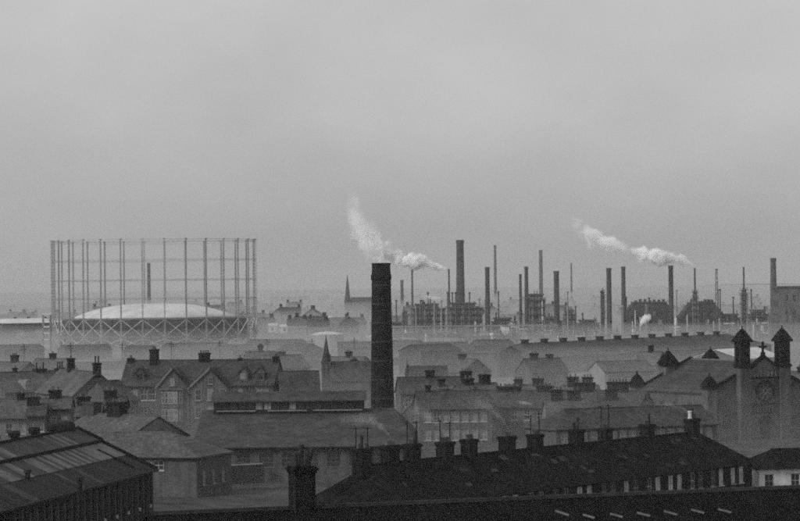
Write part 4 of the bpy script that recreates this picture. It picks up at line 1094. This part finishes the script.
for lab, a, b, y in (('pipe rack in front of the left retort house', 398, 416, 334), ('pipe rack between the two retort houses', 440, 452, 331), ('pipe rack at the right corner of the right retort house', 478, 494, 333),
                     ('pipe rack by the ragged steam', 504, 520, 334), ('pipe rack under the touching chimney pair', 516, 530, 328), ('pipe rack left of the plain thick chimney', 543, 556, 330),
                     ('pipe rack between the thick chimney and the coal hoist', 557, 567, 333), ('pipe rack right of the coal hoist', 574, 592, 334), ('pipe rack left of the platform-hung chimney', 590, 604, 330),
                     ('pipe rack right of the platform-hung chimney', 611, 622, 331), ('pipe rack between the boiler blocks', 670, 682, 326), ('pipe rack beside the lattice mast', 720, 737, 322), ('pipe rack under the ringed process tower', 738, 752, 318),
                     ('pipe rack left of the stout brick chimney', 752, 768, 316), ('pipe rack before the power house', 778, 800, 318)):
    pipe_rack(lab, a, b, y, random.uniform(1190, 1240))
GVP = 'thin vent pipes scattered through the gasworks'
vm = {}
for i in range(46):
    px = random.choice([random.uniform(396, 600), random.uniform(396, 520), random.uniform(600, 770)]); d = random.uniform(1200, 1340)
    h_ = random.choice([10, 13, 16, 19]); dark = random.random() < .65
    where = 'left retort house' if px < 447 else 'right retort house' if px < 490 else 'touching chimney pair' if px < 545 else 'coal hoist' if px < 600 else 'boiler blocks' if px < 725 else 'stout brick chimney'
    v = thing('vent_pipe', '%s %s vent pipe near the %s' % ('tall' if h_ > 14 else 'low', 'dark' if dark else 'pale', where), 'vent pipe', (P(px, 335, d).x, d, 0), 0, GVP)
    key = (h_, dark); mm = STEEL_DARK if dark else STEEL
    if key not in vm: vm[key] = (MB().lathe([(.32,0),(.28,h_)], 8).mesh('pipe', mm), MB().lathe([(.3,h_),(.5,h_+.1),(.5,h_+.5),(.1,h_+.8)], 8).mesh('cowl', mm))
    obj('pipe', vm[key][0], None, v); obj('cowl', vm[key][1], None, v)
# low sheds and walls on the flat between the tenement and the gasholder
for i, (px, d, wpx, h_, wm_, rm_, lab) in enumerate(((20, 930, 40, 4, BRICK, SHEET, 'low brick shed on the flat below the warehouse'), (85, 960, 46, 3.2, STONE, SHEET_DARK, 'low tarred shed under the gasholder frame'),
        (140, 900, 26, 4, BRICK, SLATE, 'small brick engine house before the gasholder'), (196, 960, 60, 3.4, BRICK, SHEET, 'long low shed along the gasholder foot'), (236, 860, 28, 4.6, STONE, SLATE_PALE, 'stone gate lodge right of the gasholder'),
        (277, 980, 52, 4, BRICK, SHEET_DARK, 'tarred coal shed between gasholder and storage tank'), (300, 850, 24, 5, STONE, SLATE, 'stone store below the storage tank'), (356, 900, 36, 4.4, BRICK, SHEET, 'brick shed left of the great chimney'),
        (405, 930, 30, 4.2, BRICK, SHEET, 'brick shed right of the great chimney'), (445, 880, 44, 4.4, STONE, SLATE, 'stone stores below the left retort house'), (492, 920, 34, 4.2, BRICK, SHEET_DARK, 'tarred shed at the depot corner'),
        (430, 760, 40, 6, BRICK, SLATE, 'brick works row on the flat right of the great chimney'), (492, 740, 36, 6, STONE, SLATE_PALE, 'stone works row on the flat before the depot'))):
    a, b = P(px-wpx/2, 345, d), P(px+wpx/2, 345, d+random.uniform(-12, 12)); l = (b-a).length
    building('flat_shed', lab, 'shed', a, b, h_+1.5, h_, 8, wmat=wm_, rmat=rm_, ridge=False, gutter=False,
             front=[(-l/2+2+k*4, 1.2, 1.5, 1.4, GLASS, STEEL, (1,1)) for k in range(int((l-2)/4))])
for a, b, d, lab in ((-10, 130, 820, 'long brick yard wall across the flat left of the tenement chimney'), (130, 300, 800, 'long brick yard wall behind the tenement ridge'), (300, 420, 830, 'long brick yard wall across the flat behind the great chimney')):
    free_wall('yard_wall', lab, P(a, 345, d), P(b, 345, d+20), 2.4, .4, BRICK)
GP = 'telegraph poles across the flat'
pole = MB().lathe([(.16,0),(.11,8.5)], 8).mesh('pole', WOOD_DARK); arm = MB().box(-.9,.9,-.06,.06,7.6,7.75).box(-.7,.7,-.06,.06,7.0,7.15).mesh('crossarm', WOOD_DARK)
for i, px in enumerate((24, 68, 118, 166, 214, 262, 308, 352)):
    t_ = thing('telegraph_pole', 'wooden telegraph pole with two crossarms on the flat before the gasholder', 'pole', (P(px, 350, 780).x, 780+i*6, 0), .2, GP)
    obj('pole', pole, None, t_); obj('crossarm', arm, None, t_)

# ================================================================== FAR TOWN
random.seed(1234)
GF = 'distant houses of the far town'
wallc = [STONE, STONE_PALE, HARL_GREY, BRICK]
def far_house_mesh(i):
    l, w_, he, hr = [(9,8,5.5,8.2),(16,9,6,9),(28,10,5,8),(12,10,9,12.5),(40,14,5,8.5)][i]
    return (MB().extrude_x([(-w_/2,0),(w_/2,0),(w_/2,he),(0,hr),(-w_/2,he)], -l/2, l/2), roof_mesh(l, w_, he, hr, gx=.3), (l, w_, he, hr))
protos = []
for i in range(5):
    wm_, rm_, dim = far_house_mesh(i)
    protos.append(([wm_.mesh('wall', m) for m in (STONE, STONE_PALE, HARL_GREY)], [rm_.mesh('roof', m) for m in (SLATE, SLATE_PALE, SHEET)],
                   MB().cbox(0,0,0,1.6,1.0,2.6).cbox(0,0,2.6,1.9,1.3,.2).mesh('chimney_stack', SOOT), dim))
placed = 0
while placed < 230:
    d = 1330 + 2600*random.random()**1.3
    u = random.uniform(-430, 430); 
    if d < 1500 and 380-400 < u: continue
    if d < 1250: continue
    i = random.choices(range(5), (5,4,2,2,1))[0]; wm_, rm_, sm_, dim = protos[i]
    wi, ri = random.randrange(3), random.randrange(3)
    lab = 'hazy %s, %s walls, %s roof, %s' % (('small house', 'pair of houses', 'long house row', 'tall tenement block', 'long mill shed')[i], ('dark stone', 'grey stone', 'pale harled')[wi], ('dark slate', 'grey slate', 'sheeted')[ri],
          'beyond the gasholder' if u < -140 else 'around the needle spire' if u < -15 else 'behind the retort houses' if u < 130 else 'behind the boiler blocks')
    t = thing('far_house', lab, 'house', (u/F*d, d, -.5 if d < 1500 else -1.6), random.choice([0, R(90), R(20), R(-25), R(60)])+random.uniform(-.1,.1), GF)
    obj('wall', wm_[wi], None, t); rf = obj('roof', rm_[ri], None, t)
    for sx in ((-.5, .5) if random.random() < .6 else (.5,)): obj('chimney_stack', sm_, None, rf, (sx*(dim[0]-2), 0, dim[3]-1.0))
    placed += 1
# a few bright gables and sheds in the haze
for px, y, d, wpx, hpx, lab in ((273, 325, 1500, 9, 5, 'bright white gable shed beyond the gasholder'), (285, 329, 1480, 10, 2.5, 'long low white shed beyond the gasholder'),
                          (329, 318, 1700, 5, 6, 'tiny pale gabled chapel right of the white sheds'), (103, 301, 2600, 8, 2, 'faint pale block behind the gasholder columns'),
                          (290, 298, 3300, 40, 4, 'faint long mill on the skyline left of the needle spire')):
    A, B = P(px-wpx/2, y, d), P(px+wpx/2, y, d); z = height(px, y-hpx*.3, d)
    building('far_shed', lab, 'shed', A, B, max(z, 4), max(z, 4)*.72, 10, wmat=HARL if 'bright' in lab or 'white' in lab or 'tiny' in lab else STONE, rmat=PALE_METAL if 'white' in lab else SLATE_PALE, gutter=False, ridge=False,
             front=[(0, 1, 1.2, 1.4, GLASS, STEEL, (0,1))])

# ================================================================== STEAM AND SMOKE
def plume(label, pts, d, dens, kind='steam', wob=.85, scale=.17, col=.997, step=.25):
    """pts: (px, py, radius px, density factor), running left or right in one direction"""
    W0 = [(P(x, y, d), r*d/F, q) for x, y, r, q in pts]
    xs = [p.x for p, r, q in W0]; x0, x1 = xs[0], xs[-1]; sg = 1 if x1 > x0 else -1; Lx = abs(x1-x0)
    o0 = W0[0][0]
    zmin = min(p.z for p, r, q in W0); zmax = max(p.z for p, r, q in W0); rmax = max(r for p, r, q in W0); qmax = max(q for p, r, q in W0)
    # smooth samples by linear refinement
    hull = MB(); rings = []; n = 14
    for p, r, q in W0:
        rings.append([(p.x-o0.x, 1.5*r*math.sin(2*math.pi*k/n), p.z-o0.z+1.5*r*math.cos(2*math.pi*k/n)) for k in range(n)])
    vs = [v for rg in rings for v in rg]; fs = []
    for i in range(len(rings)-1):
        for k in range(n): fs.append((i*n+k, i*n+(k+1) % n, (i+1)*n+(k+1) % n, (i+1)*n+k))
    fs += [tuple(reversed(range(n))), tuple((len(rings)-1)*n+k for k in range(n))]
    hull.add(vs, fs)
    m = bpy.data.materials.new('smoke volume'); m.use_nodes = True; t = m.node_tree; t.nodes.remove(t.nodes['Principled BSDF'])
    N, K = t.nodes.new, t.links.new
    def M(op, a, b=None, clamp=False):
        q = N('ShaderNodeMath'); q.operation = op; q.use_clamp = clamp
        for i, v in enumerate((a, b)):
            if v is None: continue
            if isinstance(v, (int, float)): q.inputs[i].default_value = v
            else: K(v, q.inputs[i])
        return q.outputs[0]
    co = N('ShaderNodeTexCoord'); sp = N('ShaderNodeSeparateXYZ'); K(co.outputs['Object'], sp.inputs[0])
    tt = M('DIVIDE', M('MULTIPLY', sp.outputs[0], sg), Lx, True)
    def curve(vals, lo, hi):
        c = N('ShaderNodeFloatCurve'); cv = c.mapping.curves[0]
        ts = [abs(x-x0)/Lx for x in xs]
        cv.points[0].location = (0, (vals[0]-lo)/(hi-lo)); cv.points[1].location = (1, (vals[-1]-lo)/(hi-lo))
        for tv, v in list(zip(ts, vals))[1:-1]: cv.points.new(tv, (v-lo)/(hi-lo))
        c.mapping.update(); K(tt, c.inputs['Value'])
        return M('ADD', M('MULTIPLY', c.outputs[0], hi-lo), lo)
    zc = curve([p.z-o0.z for p, r, q in W0], zmin-o0.z-1e-3, zmax-o0.z+1e-3)
    rr = curve([r for p, r, q in W0], 0, rmax); qq = curve([q for p, r, q in W0], 0, qmax)
    dz = M('DIVIDE', M('SUBTRACT', sp.outputs[2], zc), rr); dy = M('DIVIDE', sp.outputs[1], rr)
    dist = M('SQRT', M('ADD', M('MULTIPLY', dz, dz), M('MULTIPLY', dy, dy)))
    nz = N('ShaderNodeTexNoise'); nz.inputs['Scale'].default_value = scale; nz.inputs['Detail'].default_value = 5; nz.inputs['Roughness'].default_value = .6
    nz.inputs['Distortion'].default_value = .4
    K(co.outputs['Object'], nz.inputs['Vector'])
    nn = M('MULTIPLY', M('SUBTRACT', nz.outputs[0], .5), 2*wob*2)
    f = M('ADD', M('SUBTRACT', .8, dist), nn)
    f = M('MULTIPLY', f, 1.2, True)
    env = M('MULTIPLY', M('SUBTRACT', 1.45, dist), 3.0, True)
    de = M('MULTIPLY', M('MULTIPLY', M('MULTIPLY', f, env), qq), dens)
    pv = N('ShaderNodeVolumePrincipled'); pv.inputs['Color'].default_value = (col,col,col,1); pv.inputs['Anisotropy'].default_value = 0
    K(de, pv.inputs['Density']); K(pv.outputs[0], t.nodes['Material Output'].inputs['Volume'])
    m.cycles.volume_step_rate = step
    return tag(obj('smoke_plume' if kind != 'steam' else 'steam_plume', hull, m, None, o0), label, kind)
plume('white steam plume curling up from the thin stack behind the great chimney',
      [(447.5,268.3,1.8,1.6),(441,267,4,1.5),(432,263.5,6,1.5),(420,261.5,7.5,1.4),(408,261,8.5,1.3),(397,258,10,1.1),(388,254,12,.7),(379,248,17,.34),(370,240,22,.18),(361,230,25,.12),(354,220,24,.08),(346,211,20,.0)], 1270, 2.2, wob=1.15)
plume('white steam plume trailing left from the process tower over the boiler block',
      [(694,266,1.8,1.6),(688,262,4.5,1.5),(680,258.5,7,1.5),(670,259,7,1.4),(660,257,9,1.4),(648,255,9.5,1.2),(636,253,8,.55),(624,250,7.5,.35),(612,245,10,.35),(600,241,11,.5),(590,236,11,.45),(582,230,10,.3),(576,225,9,.12),(570,221,8,.0)], 1230, 2.2)
plume('small steam puff rising before the dark boiler block', [(651,316,3,.9),(647,317,5,1.1),(643,320,5,1.1),(640,326,3.5,.8)], 1225, 1.4)
plume('low white steam wisp drifting over the left retort house', [(441,299,3.5,1.3),(435,298,4,1.2),(428,297,2.6,.6),(418,296,2.2,.4)], 1290, 1.4)
plume('ragged steam among the vessels right of the retort houses', [(517,332,4,.6),(512,326,6,.8),(506,330,6,.9),(500,322,5,.5)], 1240, .8)
plume('thin house smoke blowing off the terrace chimney pots', [(392,440,1.5,1.0),(388,434,4,.8),(380,426,6,.6),(370,421,8,.45),(356,419,9,.25),(340,418,8,.1)], 262, .8, 'smoke', .8, .6, .9)
plume('thin house smoke above the second pair of terrace stacks', [(446,437,1.5,.9),(441,428,4,.7),(433,420,7,.5),(420,412,9,.3),(404,408,9,.1)], 268, .7, 'smoke', .8, .6, .8)
plume('faint house smoke over the middle terrace stacks', [(508,428,1.5,.9),(502,420,4,.7),(494,412,6,.5),(482,405,9,.35),(466,400,9,.1)], 280, .6, 'smoke', .8, .6, .8)
plume('bright scrap of white smoke above the terrace roofs', [(532,404,2,1.2),(526,403,2.6,1.5),(519,402.5,1.8,1.2)], 420, 1.2, 'smoke', .5, .7, .95)
plume('house smoke from the white pot at the terrace end', [(691,420,1.5,1.0),(684,409,2.5,.7),(672,406,3,.6),(655,404,3,.4),(640,403,3,.2)], 297, .8, 'smoke', .6, .8, .9)
# ================================================================== HAZE
hz = MB().box(-4200, 4200, -230, 8300, -4, 66)
hm = bpy.data.materials.new('haze air'); hm.use_nodes = True; t = hm.node_tree
t.nodes.remove(t.nodes['Principled BSDF'])
pv = t.nodes.new('ShaderNodeVolumePrincipled'); pv.inputs['Color'].default_value = (.84,.84,.84,1)
pv.inputs['Density'].default_value = HAZE_DENSITY; pv.inputs['Anisotropy'].default_value = .2
t.links.new(pv.outputs[0], t.nodes['Material Output'].inputs['Volume'])
hm.cycles.homogeneous_volume = True if hasattr(hm.cycles, 'homogeneous_volume') else None
ho = obj('haze', hz, hm); ho['kind'] = 'stuff'

# coal smoke hanging low over the town behind the black terrace: thin at its near edge, deeper with distance
def smoke_bank():
    prof = [(311,-.9),(324,2.0),(345,6.0),(390,9.0),(470,10.5),(600,10.5),(800,9.5),(1000,8.5),(1250,8.5),(1500,10),(2000,13.5),(2800,16.5),(3600,18),(4500,19),(6000,20),(8100,20),(8250,-.9)]
    nx = 70; top = []; vs = []; fs = []
    for j, (d, h) in enumerate(prof):
        for i in range(nx+1):
            x = (-1 + 2*i/nx)*(140 + d*.40)
            z = h if h < 0 else h*(.82 + .42*mnoise.noise(Vector((x/60, d/140, 5.5)))*min(1, 1200/d))
            vs.append((x, d, max(z, -.9)))
    n = len(vs); vs += [(x, y, -2.5) for x, y, z in vs]
    W1 = nx+1; m_ = len(prof)
    for j in range(m_-1):
        for i in range(nx):
            a = j*W1+i; fs.append((a, a+1, a+1+W1, a+W1)); fs.append((n+a, n+a+W1, n+a+1+W1, n+a+1))
    for i in range(nx): fs.append((i, n+i, n+i+1, i+1)); a = (m_-1)*W1+i; fs.append((a, a+1, n+a+1, n+a))
    for j in range(m_-1):
        a = j*W1; fs.append((a, a+W1, n+a+W1, n+a)); a += nx; fs.append((a, n+a, n+a+W1, a+W1))
    b = MB().add(vs, fs)
    m = bpy.data.materials.new('coal smoke air'); m.use_nodes = True; t = m.node_tree; t.nodes.remove(t.nodes['Principled BSDF'])
    pv = t.nodes.new('ShaderNodeVolumePrincipled'); pv.inputs['Color'].default_value = (.63,.63,.63,1); pv.inputs['Density'].default_value = SMOKE_DENSITY; pv.inputs['Anisotropy'].default_value = .2
    t.links.new(pv.outputs[0], t.nodes['Material Output'].inputs['Volume'])
    o = obj('haze', b, m); o['kind'] = 'stuff'
smoke_bank()
